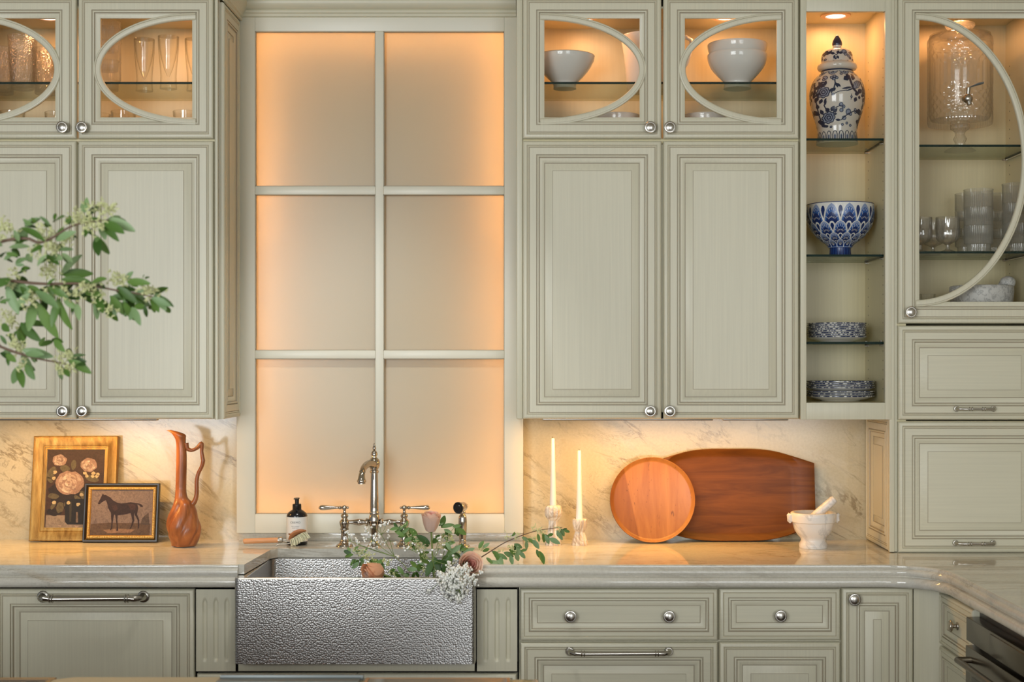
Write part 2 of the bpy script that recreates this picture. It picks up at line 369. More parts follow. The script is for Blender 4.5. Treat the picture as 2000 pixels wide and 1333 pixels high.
def pull(M, u0, u1, v, w, parent, r=.0062, reach=.034):
    mb = MB(); c = .018
    path = [(u0, v, w), (u0, v, w+reach*.45), (u0+c*.25, v, w+reach*.8), (u0+c, v, w+reach), (u0+c*2.2, v, w+reach)]
    path += [(u1-c*2.2, v, w+reach), (u1-c, v, w+reach), (u1-c*.25, v, w+reach*.8), (u1, v, w+reach*.45), (u1, v, w)]
    mb.tube(path, [r*1.7, r*1.25, r*1.15, r*1.2, r, r, r*1.2, r*1.15, r*1.25, r*1.7], 12, 0, M)
    for ux in (u0, u1): mb.lathe([(r*2.1, 0), (r*2.2, .002), (r*1.8, .005), (0, .006)], 16, 0, lambda p, ux=ux: M(Vector((ux+p.x, v+p.y, w+p.z))))
    for ux in (u0+c*2.0, u0+c*2.45, u1-c*2.0, u1-c*2.45):
        mb.lathe([(r*.9, -.0022), (r*1.5, -.0016), (r*1.6, 0), (r*1.5, .0016), (r*.9, .0022)], 14, 0, lambda p, ux=ux: M(Vector((ux+p.z, v+p.x, w+reach+p.y))))
    return mb.build('handle', 'brushed_nickel', parent, 40)
def panel_door(name, u0, u1, v0, v1, M, parent, frame=FRAME, inner=RAISED, paintm='paint', w=.022):
    Mw = lambda p: M(Vector((p.x, p.y, p.z+w)))
    mb = MB(); fw = frame[-1][0]*.001
    rect_loops(mb, u0, u1, v0, v1, frame+[(frame[-1][0], 20, 1)], Mw)
    d = mb.build(name, [paintm, 'glaze'], parent)
    mb = MB(); rect_loops(mb, u0+fw-.0002, u1-fw+.0002, v0+fw-.0002, v1-fw+.0002, inner, Mw, 0)
    mb.build('panel', [paintm, 'glaze'], d)
    return d
def glass_door(name, u0, u1, v0, v1, M, parent, w=.022, arc=None):
    """arc: (centre u, centre v, semi-axis u (signed towards the bulge), semi-axis v)"""
    Mw = lambda p: M(Vector((p.x, p.y, p.z+w)))
    mb = MB(); rect_loops(mb, u0, u1, v0, v1, FRAME+[(72, 22, 0)], Mw); f = .072
    d = mb.build(name, ['paint', 'glaze'], parent)
    mb = MB(); mb.box(u0+f-.004, u1-f+.004, v0+f-.004, v1-f+.004, -.018, -.014, 0, Mw); mb.build('glass_pane', 'door_glass', d)
    if arc:
        cu, cv, a, b = arc; mb = MB(); n = 48; rings = []; sec = [(-.0115, -.013), (-.0115, -.004), (-.0095, -.0015), (-.0055, -.0006), (-.0045, -.002), (.0055, -.0016), (.0095, -.003), (.0115, -.006), (.0115, -.013)]
        mt = [0, 0, 0, 1, 0, 0, 0, 0, 0]
        for i in range(n+1):
            th = -PI/2+PI*i/n; c = Vector((cu+a*math.cos(th), cv+b*math.sin(th))); nr = Vector((math.cos(th)/a, math.sin(th)/b)).normalized()
            rings.append([(c.x+nr.x*-o_, c.y+nr.y*-o_, h) for o_, h in sec])
        vs = [p for r in rings for p in r]; ns = len(sec); fs = []; ms = []
        for i in range(n):
            for k in range(ns):
                k2 = (k+1) % ns; fs.append((i*ns+k, i*ns+k2, (i+1)*ns+k2, (i+1)*ns+k)); ms.append(mt[k])
        fs += [tuple(range(ns)), tuple(range(n*ns, n*ns+ns))]; ms += [0, 0]
        mb.add(vs, fs, ms, Mw); mb.build('oval_moulding', ['paint', 'glaze'], d)
    return d

# ================================================================== the room
mb = MB(); mb.box(-4.5, 1.92, .022, .14, 0, 3.0); tag(mb.build('wall_back', 'plaster'), kind='structure')
mb = MB(); mb.box(1.92, 2.04, -4.0, .14, 0, 3.0); tag(mb.build('wall_right', 'plaster'), kind='structure')
mb = MB(); mb.box(-4.5, 1.92, -8.4, .02, -.05, 0); tag(mb.build('floor', 'floor_wood'), kind='structure')
mb = MB(); mb.box(-4.5, 1.92, -8.4, .02, 3.0, 3.06); tag(mb.build('ceiling', 'plaster'), kind='structure')

# recessed downlight over the sink, above the picture
dlt = thing('ceiling_light', (-.55, -1.3, 3.0), 'round recessed ceiling downlight above the sink, beyond the top picture edge', 'light')
mb = MB(); mb.lathe([(.075, 0), (.073, -.004), (.055, -.005), (.052, -.001)], 32, 0, Matrix.Translation((-.55, -1.3, 2.9995))); mb.build('ring', 'plaster', dlt)
d = bpy.data.lights.new('sink_downlight', 'SPOT'); d.energy = 75; d.color = (.97, .97, .95); d.spot_size = math.radians(56); d.spot_blend = 1.0; d.shadow_soft_size = .05
o = bpy.data.objects.new('sink_downlight', d); COL.objects.link(o); o.location = (-.55, -1.3, 2.98); o.rotation_euler = (math.radians(29), 0, 0)

# ------------------------------------------------------------------ back-lit window over the sink
YF = -.07
wx = lambda px: X(px, YF)
wz = lambda py: Z(py, YF)
win = thing('window_1', (wx(742), -.01, wz(1042)), kind='structure')
mb = MB()
xs = [wx(462), wx(498), wx(733), wx(749), wx(985), wx(1022)]
zr = [(wz(61), wz(364)), (wz(380), wz(685)), (wz(701), wz(1005))]
mb.box(xs[0], xs[1], -.042, YF, wz(1042), wz(2), bev=.0015); mb.box(xs[4], xs[5], -.042, YF, wz(1042), wz(2), bev=.0015)
mb.box(xs[1], xs[4], -.042, YF, wz(1042), wz(1005), bev=.0015); mb.box(xs[1], xs[4], -.042, YF, wz(61), wz(2), bev=.0015)
mb.box(xs[0], xs[0]+.012, .018, -.042, wz(1042), wz(2)); mb.box(xs[5]-.012, xs[5], .018, -.042, wz(1042), wz(2))
mb.box(xs[0], xs[5], .018, -.042, wz(1042), wz(1042)+.012)
mb.build('frame', 'window_paint', win)
mb = MB(); mb.box(xs[2], xs[3], -.052, YF, wz(1005), wz(61), bev=.002); mb.build('muntin', 'window_paint', win)
for a, b in ((364, 380), (685, 701)):
    for p, q in ((1, 2), (3, 4)):
        mb = MB(); mb.box(xs[p], xs[q], -.052, YF, wz(a), wz(b), bev=.002); mb.build('muntin', 'window_paint', win)
mb = MB()                                                     # fine dark glazing line around every pane
for p, q in ((1, 2), (3, 4)):
    for z1, z0 in zr:
        for (a, b, c, d) in ((xs[p], xs[p]+.0022, z0, z1), (xs[q]-.0022, xs[q], z0, z1), (xs[p], xs[q], z0, z0+.0022), (xs[p], xs[q], z1-.0022, z1)):
            mb.box(a, b, -.050, -.0665, c, d)
mb.build('glazing_bead', 'glaze', win)
zm = [wz(1042)+.012, wz(693), wz(372), wz(2)]; xm = [xs[0]+.012, (xs[2]+xs[3])/2, xs[5]-.012]
for i in range(2):
    for j in range(3):
        mb = MB(); mb.box(xm[i], xm[i+1]-.0006, -.0415, -.0395, zm[j], zm[j+1]-.0006); mb.build('pane', 'pane_board', win)
mb = MB(); mb.box(xs[0]+.012, xs[5]-.012, .018, .012, wz(1042)+.012, wz(2)); mb.build('back_board', 'window_paint', win)
LED = (1.0, .49, .18)
hh = xs[4]-xs[1]; vv = wz(61)-wz(1005); zc_ = (wz(61)+wz(1005))/2; xc_ = (xs[1]+xs[4])/2
area('window_led', (xs[1]-.012, .004, zc_), (0, -PI/2, 0), vv, .014, 4.6, LED)
area('window_led', (xs[4]+.012, .004, zc_), (0, PI/2, 0), vv, .014, 5.4, LED)
area('window_led', (xc_, .004, wz(61)+.012), (0, 0, 0), hh, .014, 2.0, LED)
area('window_led', (xc_, .004, wz(1005)-.012), (PI, 0, 0), hh, .014, 1.6, LED)
# cornice over the window
mb = MB()
prof = [(.0, 34), (.008, 33), (.008, 28), (.013, 26), (.013, 22), (.010, 20), (.022, 17), (.030, 11), (.032, 5), (.030, 2), (.040, 0), (.040, -12), (.08, -40), (.09, -60), (0, -60)]
rings = [[(xx, YF-o, wz(py)) for o, py in prof] for xx in (X(468, YF), X(1008, YF))]
mb.loops(rings, [0, 0, 1, 0, 0, 1, 0, 0, 0, 1, 0, 0, 0, 0, 0], cap0=True, cap1=True)
tag(mb.build('trim_1', ['paint_horizontal']), kind='structure')

# ================================================================== wall cabinets
YD = -.36
ux = lambda px: X(px, YD)
uz = lambda py: Z(py, YD)
MU = face_front(YD+.022)
YB = YD+.022                                   # plane of the face frames
WARM = (1.0, .43, .155)
def carcass(parent, x0, x1, z0, z1, shelves, tx=.018, back=-.012, rail=0):
    mb = MB()
    mb.box(x0, x0+tx, back, YB, z0, z1); mb.box(x1-tx, x1, back, YB, z0, z1)
    mb.box(x0+tx, x1-tx, 0.0, back, z0, z1)
    for a, b in shelves: mb.box(x0+tx, x1-tx, back, YB, a, b)
    return mb.build('body', 'interior_paint', parent)
def glass_shelf(parent, x0, x1, z, yf=-.325, yb=-.016, t=.0075):
    mb = MB(); mb.box(x0, x1, yf, yb, z-t, z, [0, 1, 1, 0, 0, 0]); return mb.build('glass_shelf', ['shelf_glass', 'shelf_edge'], parent)
def puck(name, x, y, z, power, r=.028, show=True):
    t_ = thing(name, (x, y, z))
    mb = MB(); mb.lathe([(r*1.55, -.0005), (r*1.5, -.004), (r*1.05, -.005), (r, -.002), (r, -.0005)], 28, 0, Matrix.Translation((x, y, z))); mb.build('ring', 'lamp_ring', t_)
    mb = MB(); mb.lathe([(r, -.0006), (r*.9, -.0028), (.001, -.0032)], 24, 0, Matrix.Translation((x, y, z))); mb.build('lens', 'lamp_lens', t_)
    d = bpy.data.lights.new('puck_light', 'AREA'); d.shape = 'DISK'; d.size = r*1.8; d.energy = power; d.color = WARM
    o = bpy.data.objects.new('puck_light', d); COL.objects.link(o); o.location = (x, y, z-.006); return t_
def pin_holes(parent, M, us, vs):
    mb = MB()
    for u in us:
        for v in vs: mb.lathe([(.0028, 0), (.0001, .0004)], 8, 0, lambda p: M(Vector((u+p.x, v+p.y, p.z))))
    return tag(mb.build('shelf_pin_holes', 'gap_dark', parent), kind='stuff')

def wall_cabinet(label, x0, x1, doors, z_mid, arcdir, lights, knobs):
    cab = thing('wall_cabinet', ((x0+x1)/2, 0, uz(821)), label, 'cabinet', 'wall cabinets with oval glass doors')
    carcass(cab, x0, x1, uz(819), 2.80, [(uz(819)+.004, uz(819)+.022), (2.282, 2.300), (2.742, 2.80)])
    mb = MB(); fr = YB-.0008
    mb.box((doors[0][1]+doors[1][0])/2-.012, (doors[0][1]+doors[1][0])/2+.012, YB, YB+.018, uz(819), 2.28)
    mb.box(x0+.018, x1-.018, YB, YB+.018, uz(819), uz(812)); mb.box(x0+.018, x1-.018, YB, YB+.018, 2.735, 2.80)
    mb.build('face_frame', 'paint', cab)
    for i, (a, b) in enumerate(doors):
        d = panel_door('door', a, b, uz(819), uz(275), MU, cab)
        kx = b-.0385 if i == 0 else a+.0195
        knob(MU, kx, uz(803.5), .022, d)
        s = arcdir[i]; f = .0588
        g = glass_door('glass_door', a, b, uz(270.5), uz(-8), MU, cab, arc=((a+f) if s > 0 else (b-f), (uz(134.5)), s*(b-a-2*f-.004), uz(134.5)-uz(234)+.006))
        knob(MU, kx, uz(250.5), .022, g)
    glass_shelf(cab, x0+.019, x1-.019, 2.4915)
    for lx in lights: tag(puck('cabinet_light', lx, -.19, 2.7415, 1.0, .03), 'small round downlight inside the ceiling of ' + ('left' if x0 < -.5 else 'right') + ' glass cabinet, ' + ('left' if lx == lights[0] else 'right') + ' of two', 'light', 'downlights inside the wall cabinets')
    return cab
dl = [(ux(-112), ux(148)), (ux(152), ux(416))]
capL = wall_cabinet('cream glazed wall cabinet with half-oval glass doors, left of the window', ux(-118), X(438, -.34)-.024, dl, 0, (1, -1), [ux(60), ux(330)], None)
xs_l = X(438, -.34)
panel_door('side_panel', YB+.004, YF-.001, uz(820), 2.757, face_right(xs_l-.022), capL)
mb = MB(); mb.box(ux(418.5), xs_l-.0205, YB-.001, YB-.020, uz(820), 2.80, bev=.003)
mb.tube([(ux(423), YB-.019, uz(820)), (ux(423), YB-.019, 2.8)], .0052, 10); mb.build('corner_stile', 'paint', capL)
mb = MB(); mb.box(ux(428)-.001, ux(428)+.001, YB-.0195, YB-.0205, uz(820), 2.8); mb.build('glaze_line', 'glaze', capL)
mb = MB(); prof = [(0, 2.757), (.006, 2.758), (.006, 2.768), (.012, 2.771), (.012, 2.779), (.02, 2.79), (.028, 2.81), (.03, 2.83), (0, 2.83)]
rings = [[(xs_l-.002+o, yy, z) for o, z in prof] for yy in (YB-.02, YF)]
mb.loops(rings, 0, cap0=True, cap1=True); mb.build('side_cornice', 'paint_horizontal', capL)

dr = [(ux(1021), ux(1292)), (ux(1296), ux(1560.5))]
capR = wall_cabinet('cream glazed wall cabinet with half-oval glass doors holding white bowls, right of the window', ux(1021.5), ux(1562), dr, 0, (1, -1), [ux(1145), ux(1430)], None)
mb = MB(); mb.box(ux(1008.5), ux(1021), YF-.001, YB-.004, uz(820), 2.80, bev=.005); mb.build('scribe_stile', 'paint', capR)

# ------------------------------------------------------------------ open shelf unit
x0, x1 = ux(1563), ux(1741)
op = thing('open_shelf_unit', ((x0+x1)/2, 0, uz(820)), 'narrow open cream shelf unit with three glass shelves of blue and white china', 'shelf unit')
mb = MB(); xi0, xi1 = ux(1575)-.012, 1.1715
mb.box(x0, xi0, -.012, YB, uz(819), 2.80); mb.box(xi1, xi1+.016, -.012, YB, uz(819), 2.80); mb.box(x0, xi1+.016, 0, -.012, uz(819), 2.80)
mb.box(xi0, xi1, -.012, YB, 1.397, 1.415); mb.box(xi0, xi1, -.012, YB, 2.76, 2.80); mb.box(xi0, xi1, -.012, YB, uz(819)+.003, uz(819)+.010)
mb.build('body', 'interior_paint', op)
mb = MB(); mb.box(x0+.001, ux(1575), YB, YD, uz(820), 2.80, bev=.0012); mb.box(ux(1729), x1, YB, YD, uz(820), 2.80, bev=.0012)
mb.box(ux(1575), ux(1729), YB, YD+.0004, uz(820), uz(787), bev=.0012); mb.box(ux(1575), ux(1729), YB, YD+.0004, uz(22), 2.80, bev=.0012); mb.build('face_frame', 'paint', op)
for z in (2.302, 1.912, 1.6185): glass_shelf(op, xi0+.001, xi1-.004, z)
pin_holes(op, face_left(xi1), (.275, .06), [1.46+.032*i for i in range(37)])
mb = MB()
for z in (2.302, 1.912, 1.6185):
    for y in (-.275, -.06): mb.tube([(xi1, y, z-.011), (xi1-.012, y, z-.011)], .003, 8); mb.box(xi1-.011, xi1-.005, y-.004, y+.004, z+.0002, z+.006)
tag(mb.build('shelf_clips', 'brushed_nickel', op), kind='stuff')
tag(puck('cabinet_light', X(1632, -.14), -.14, 2.7598, .95, .034), 'round lit downlight in the ceiling of the open shelf unit', 'light', None)

# ------------------------------------------------------------------ tall cabinet with glass door, lift doors and appliance garage
x0, x1 = ux(1755), ux(2054)
tc = thing('tall_cabinet', ((x0+x1)/2, 0, .914), 'tall cream cabinet with large arched glass door and two lift-up doors, standing on the counter', 'cabinet')
xt0, xt1 = 1.173+.022, 1.674
mb = MB(); mb.box(xt0, x0+.030, -.012, YB, .916, 2.80); mb.box(xt1, xt1+.05, -.012, YB, .916, 2.80); mb.box(xt0, xt1+.05, 0, -.012, .916, 2.80)
mb.box(x0+.030, xt1, -.012, YB, 1.717, 1.735); mb.box(x0+.03, xt1, -.012, YB, 2.754, 2.80); mb.box(x0+.03, xt1, -.012, YB, .916, .934); mb.box(x0+.03, xt1, -.012, YB, 1.335, 1.353)
mb.build('body', 'interior_paint', tc)
f = .0588
g = glass_door('glass_door', x0, x1, uz(632), uz(-8), MU, tc, arc=(x0+f, uz(312), ux(2004)-x0-f, uz(31)-uz(312)))
knob(MU, ux(1776.5), uz(610.5), .022, g)
d = panel_door('lift_door', x0, x1, uz(820.5), uz(636.5), MU, tc, paintm='paint_horizontal'); pull(MU, ux(1868), ux(1940), uz(799), .022, d, .0046, .028)
d = panel_door('lift_door', x0, x1, uz(1080.5), uz(824.5), MU, tc, paintm='paint_horizontal'); pull(MU, ux(1866), ux(1939), uz(1061), .022, d, .0046, .028)
d = panel_door('side_panel', -YB-.33, -YB+.0, .916, uz(818), face_left(1.173+.022), tc)
mb = MB(); mb.box(1.1735, ux(1748), YB-.001, YD+.004, .916, 2.80, bev=.002); mb.box(ux(1748), ux(1754), YB+.004, YB-.006, .916, 2.80)
mb.build('corner_stile', 'paint', tc)
for z in (2.281, 1.9225): glass_shelf(tc, x0+.032, xt1-.004, z)
pin_holes(tc, face_left(xt1), (.26, .055), [1.80+.032*i for i in range(26)])
mb = MB()
for z in (2.281, 1.9225):
    mb.tube([(xt1-.003, -.30, z-.010), (xt1-.003, -.03, z-.010)], .0028, 8); mb.tube([(xt1-.003, -.03, z-.010), (xt1-.018, -.03, z-.010)], .0028, 8)
tag(mb.build('shelf_clips', 'brushed_nickel', tc), kind='stuff')
tag(puck('cabinet_light', ux(1898), -.20, 2.7535, 1.4, .03), 'round downlight hidden above the glass drinks dispenser in tall cabinet', 'light')
# frieze boards between the cabinet tops and the ceiling
for k_, (xa, xb) in enumerate(((ux(-118), xs_l-.002), (ux(1008.5), ux(2054)))):
    mb = MB(); prof = [(0, 2.776), (.010, 2.776), (.010, 2.85), (.016, 2.856), (.016, 2.87), (.03, 2.89), (.06, 2.95), (.07, 2.97), (.07, 2.999), (0, 2.999)]
    mb.loops([[(xx, YD+.016-o, z) for o, z in prof] for xx in (xa, xb)], 0, cap0=True, cap1=True); tag(mb.build('trim_%d' % (k_+2), 'paint_horizontal'), kind='structure')
# under-cabinet light bars
def light_bar(x0, x1, y, power, label):
    mb = MB(); mb.box(x0, x1, y-.014, y+.014, uz(819)-.0095, uz(819)+.0035, bev=.002)
    o = mb.single('light_bar', 'aged_nickel', ((x0+x1)/2, y, uz(819)-.0095)); tag(o, label, 'light', 'under-cabinet light bars')
    area('under_cabinet_light', ((x0+x1)/2, y, uz(819)-.011), (0, 0, 0), x1-x0, .02, power, (1.0, .52, .14))
light_bar(ux(-60), ux(290), -.245, 4.6, 'slim light bar under the wall cabinet left of the window')
light_bar(ux(1060), ux(1400), -.245, 4.2, 'longer slim light bar under the wall cabinet right of the window')
light_bar(ux(1420), ux(1550), -.245, 1.1, 'short slim light bar under the wall cabinet above the walnut tray')

# ================================================================== backsplash and counter
mb = MB(); mb.box(-2.6, wx(462)-.0006, .02, .0, .914, uz(819)+.003)
tag(mb.single('backsplash', 'quartzite', (-1.6, .02, .914)), 'veined cream quartzite backsplash slab behind the picture frames', 'backsplash', 'quartzite backsplash slabs')
mb = MB(); mb.box(wx(1022)+.0006, 1.1925, .02, .0, .914, uz(819)+.003)
tag(mb.single('backsplash', 'quartzite', (.6, .02, .914)), 'veined cream quartzite backsplash slab behind the wooden trays', 'backsplash', 'quartzite backsplash slabs')
mb = MB(); mb.box(wx(463), wx(1021), .02, -.045, .914, wz(1042)-.0005, bev=.001)
tag(mb.single('backsplash', 'quartzite_counter', (-.55, .02, .914)), 'low quartzite upstand strip under the window frame', 'backsplash')

CT = thing('countertop', (0, -.3, .914), 'polished veined quartzite countertop running around the sink and corner', 'countertop')
R = .18
fil = [(1.26-R+R*math.sin(a), -.63-R+R*math.cos(a)) for a in [PI/2*i/14 for i in range(15)]]
poly = [(-2.6, .0), (-2.6, -.63), (-.922, -.63), (-.905, -.285), (-.885, -.255), (-.247, -.255), (-.227, -.285), (-.210, -.63)] + fil + [(1.26, -2.5), (1.915, -2.5), (1.915, 0)]
mb = MB(); n = len(poly)
mb.add([(x, y, .914) for x, y in poly]+[(x, y, .884) for x, y in poly], [tuple(range(n)), tuple(range(2*n-1, n-1, -1))]+[(i, (i+1) % n, n+(i+1) % n, n+i) for i in range(n)])
mb.build('slab', 'quartzite_counter', CT, 25)
EDGE = [(0, 0), (.004, -.0008), (.0065, -.003), (.0075, -.0075), (.0065, -.0115), (.0095, -.013), (.0135, -.017), (.015, -.022), (.0145, -.027), (.012, -.0315), (.006, -.0335), (.006, -.0365), (.012, -.0385), (.0175, -.043),
        (.0205, -.050), (.021, -.057), (.0185, -.0645), (.013, -.0695), (.004, -.0715), (-.03, -.0715), (-.03, -.03)]
def edge(path, cap=True):
    mb = MB(); rings = []
    for i, (x, y) in enumerate(path):
        a = Vector(path[max(i-1, 0)]); b = Vector(path[min(i+1, len(path)-1)]); d = (b-a).normalized(); nr = Vector((d.y, -d.x))
        rings.append([(x+nr.x*o, y+nr.y*o, .914+h) for o, h in EDGE])
    mb.loops(rings, 0, cap0=True, cap1=True); return mb.build('edge_moulding', 'quartzite_counter', CT, 30)
edge([(-2.6, -.63), (-1.8, -.63), (-.9405, -.63)])
edge([(-.192, -.63), (.5, -.63)]+fil+[(1.26, -1.4), (1.26, -2.5)])

# ================================================================== base cabinets
YBF = -.625
bx = lambda px: X(px, YBF)
bz = lambda py: Z(py, YBF)
MBs = face_front(YBF+.022)
def base_body(parent, x0, x1, yb=-.02, z1=.842):
    mb = MB(); mb.box(x0, x1, yb, YBF+.0225, .10, z1); mb.box(x0, x1, yb, YBF+.09, .0, .10, 1); return mb.build('body', ['paint', 'gap_dark'], parent)
x0, x1 = bx(-9), bx(379)
dw = thing('dishwasher', ((x0+x1)/2, -.3, 0), 'dishwasher behind a cream raised-panel front with long nickel bar handle', 'dishwasher')
mb = MB(); mb.box(x0+.004, x1-.003, -.03, YBF+.0225, .10, .836); mb.box(x0, x1, -.03, YBF+.1, 0, .10); mb.build('body', 'gap_dark', dw)
d = panel_door('front_panel', x0, x1, .11, bz(1152), MBs, dw); pull(MBs, bx(84), bx(280), bz(1166), .022, d, .0085, .042)
# left of the dishwasher
bl = thing('base_cabinet', (bx(-130), -.3, 0), 'cream base cabinet left of the dishwasher, just at the picture edge', 'cabinet', 'base cabinets'); base_body(bl, bx(-260), bx(-11)); panel_door('door', bx(-258), bx(-13), .11, bz(1152), MBs, bl)

def pilaster(x0, x1, label):
    t_ = thing('fluted_pilaster', ((x0+x1)/2, YBF, bz(1312)), label, 'pilaster', 'fluted pilasters beside the sink')
    mb = MB(); z0, z1 = bz(1312), bz(1152); nx = 60; nz = 48; f0, f1 = bz(1292), bz(1171); w = x1-x0; rings = []
    cs = [x0+w*q for q in (.22, .5, .78)]; hw = .0068
    for j in range(nz+1):
        z = z0+(z1-z0)*j/nz; row = []
        for i in range(nx+1):
            x = x0+w*i/nx; dep = 0
            for c in cs:
                zz = min(max(z, f0+hw*2), f1-hw*2); rr = math.hypot(x-c, (z-zz)*.5)
                if rr < hw: dep = max(dep, .0062*math.sqrt(max(0, 1-(rr/hw)**2)))
            row.append((x, YBF+dep, z))
        rings.append(row)
    mb.loops(rings, 0, close=False); mb.box(x0, x1, YBF+.005, YBF+.05, z0, z1)
    mb.add([(x0, YBF, z0), (x1, YBF, z0), (x1, YBF+.05, z0), (x0, YBF+.05, z0), (x0, YBF, z1), (x1, YBF, z1), (x1, YBF+.05, z1), (x0, YBF+.05, z1)], [(0, 1, 2, 3), (4, 5, 6, 7), (0, 3, 7, 4), (1, 2, 6, 5)])
    mb.build('shaft', 'paint', t_, 50); return t_
pilaster(bx(383), bx(460), 'cream fluted pilaster between the dishwasher and the sink')
pilaster(bx(931.5), bx(1010), 'cream fluted pilaster between the sink and the wide drawer')
sb = thing('sink_base_cabinet', (bx(696), -.3, 0), 'cream sink base cabinet below the hammered apron sink', 'cabinet')
mb = MB(); mb.box(bx(382), bx(1011), -.02, YBF+.0525, .10, .60); mb.box(bx(382), bx(1011), -.02, YBF+.12, 0, .1, 1); mb.box(bx(382), bx(400), -.02, YBF+.0525, .60, .84); mb.box(bx(990), bx(1011), -.02, YBF+.0525, .6, .84)
mb.build('body', ['paint', 'gap_dark'], sb)
mb = MB(); mb.box(bx(465), bx(927), YBF+.002, YBF+.03, bz(1312), bz(1296), bev=.001); mb.build('apron_rail', 'paint', sb)
mb = MB(); mb.box(bx(382), bx(1011), YBF+.028, YBF+.05, bz(1318), bz(1300)); mb.build('gap_shade', 'gap_dark', sb)  # near-black strip painted in as the shade of the gap above the doors
for a, b in ((384, 695), (698, 1009)): panel_door('door', bx(a), bx(b), .11, bz(1317.5), MBs, sb)

bc = thing('base_cabinet', (bx(1209), -.3, 0), 'wide cream drawer base with two-knob top drawer, right of the sink', 'cabinet', 'base cabinets'); base_body(bc, bx(1013.5), bx(1403.5))
d = panel_door('drawer', bx(1016), bx(1402), bz(1252.5), bz(1151.5), MBs, bc, DRAWER, FLATP, 'paint_horizontal')
for k in (1114, 1306.5): knob(MBs, bx(k), bz(1204.5), .0103, d)
d = panel_door('drawer', bx(1016), bx(1402), .30, bz(1256.5), MBs, bc, paintm='paint_horizontal'); pull(MBs, bx(1113), bx(1306), bz(1273), .022, d, .0066, .036)
panel_door('drawer', bx(1016), bx(1402), .11, .296, MBs, bc, DRAWER, FLATP, 'paint_horizontal')
bc = thing('base_cabinet', (bx(1524), -.3, 0), 'narrower cream base cabinet with one-knob top drawer below the wooden tray', 'cabinet', 'base cabinets'); base_body(bc, bx(1404), bx(1643))
d = panel_door('drawer', bx(1405.5), bx(1641.5), bz(1252), bz(1151), MBs, bc, DRAWER, FLATP, 'paint_horizontal'); knob(MBs, bx(1524), bz(1203.5), .0103, d)
panel_door('door', bx(1405.5), bx(1641.5), .11, bz(1256), MBs, bc)
bc = thing('base_cabinet', (bx(1715), -.3, 0), 'slim full-height cream base door with knob in its top corner', 'cabinet', 'base cabinets'); base_body(bc, bx(1643.5), bx(1786))
d = panel_door('door', bx(1645), bx(1784), .11, bz(1150), MBs, bc); knob(MBs, bx(1666.5), bz(1170), .022, d)
# concave corner and the run along the right wall
XR = 1.258
cf = thing('corner_filler', (XR-.03, YBF, .1), 'plain curved cream filler panel in the inner corner of the base cabinets', 'filler panel')
mb = MB(); a0 = (bx(1786), YBF+.010); rr = XR+.022-.004-a0[0]; pts = [(a0[0]+rr*math.sin(q), a0[1]-.03+.03*math.cos(q)) for q in [PI/2*i/12 for i in range(13)]]
mb.loops([[(x, y, z) for x, y in pts] for z in (.10, .842)], 0, close=False); mb.loops([[(x, y+.02, z) for x, y in pts] for z in (.10, .842)], 0, close=False)
mb.build('curved_panel', 'paint', cf, 60)
MR = face_left(XR+.022)
rb = thing('base_cabinet', (1.55, -.8, 0), 'cream drawer base on the right-hand run, turned sideways beside the dark oven', 'cabinet', 'base cabinets')
mb = MB(); mb.box(XR+.0225, 1.90, -.645, -.985, .10, .842); mb.box(XR+.09, 1.90, -.645, -.985, 0, .10); mb.build('body', 'paint', rb)
d = panel_door('drawer', .638, .980, .667, .832, MR, rb, DRAWER, FLATP, 'paint_horizontal'); knob(MR, .80, .752, .0103, d, .95, 'aged_nickel')
d = panel_door('drawer', .638, .980, .40, .661, MR, rb, DRAWER, FLATP, 'paint_horizontal'); knob(MR, .80, .53, .0103, d, .95, 'aged_nickel')
panel_door('drawer', .638, .980, .11, .394, MR, rb, DRAWER, FLATP, 'paint_horizontal')
ov = thing('oven', (1.55, -1.37, 0), 'dark brushed-steel built-in oven under the right-hand counter', 'oven')
mb = MB(); mb.box(XR+.02, 1.90, -.99, -1.75, .0, .83); mb.build('body', 'black', ov)
mb = MB(); mb.box(XR-.020, XR+.02, -.992, -1.75, .748, .815, bev=.002); mb.build('control_panel', 'black_steel', ov)
mb = MB(); mb.box(XR-.022, XR+.02, -.992, -1.75, .14, .734, bev=.002); d = mb.build('oven_door', 'black_steel', ov)
mb = MB(); mb.box(XR-.0232, XR-.0215, -1.05, -1.69, .22, .655); mb.build('door_window', 'black_gloss', d)
mb = MB(); mb.box(XR-.0232, XR-.0195, -1.21, -1.53, .75, .808, bev=.0015); mb.build('display', 'black_steel', ov)
mb = MB(); mb.tube([(XR-.022, -1.04, .70), (XR-.06, -1.04, .70), (XR-.06, -1.70, .70), (XR-.022, -1.70, .70)], .009, 12); mb.build('handle', 'black_steel', d)
nb = thing('base_cabinet', (1.55, -2.1, 0), 'cream base cabinet nearest the camera on the right-hand run', 'cabinet', 'base cabinets')
mb = MB(); mb.box(XR+.0225, 1.90, -1.755, -2.48, 0, .842); mb.build('body', 'paint', nb); panel_door('door', 1.76, 2.47, .11, .832, MR, nb)

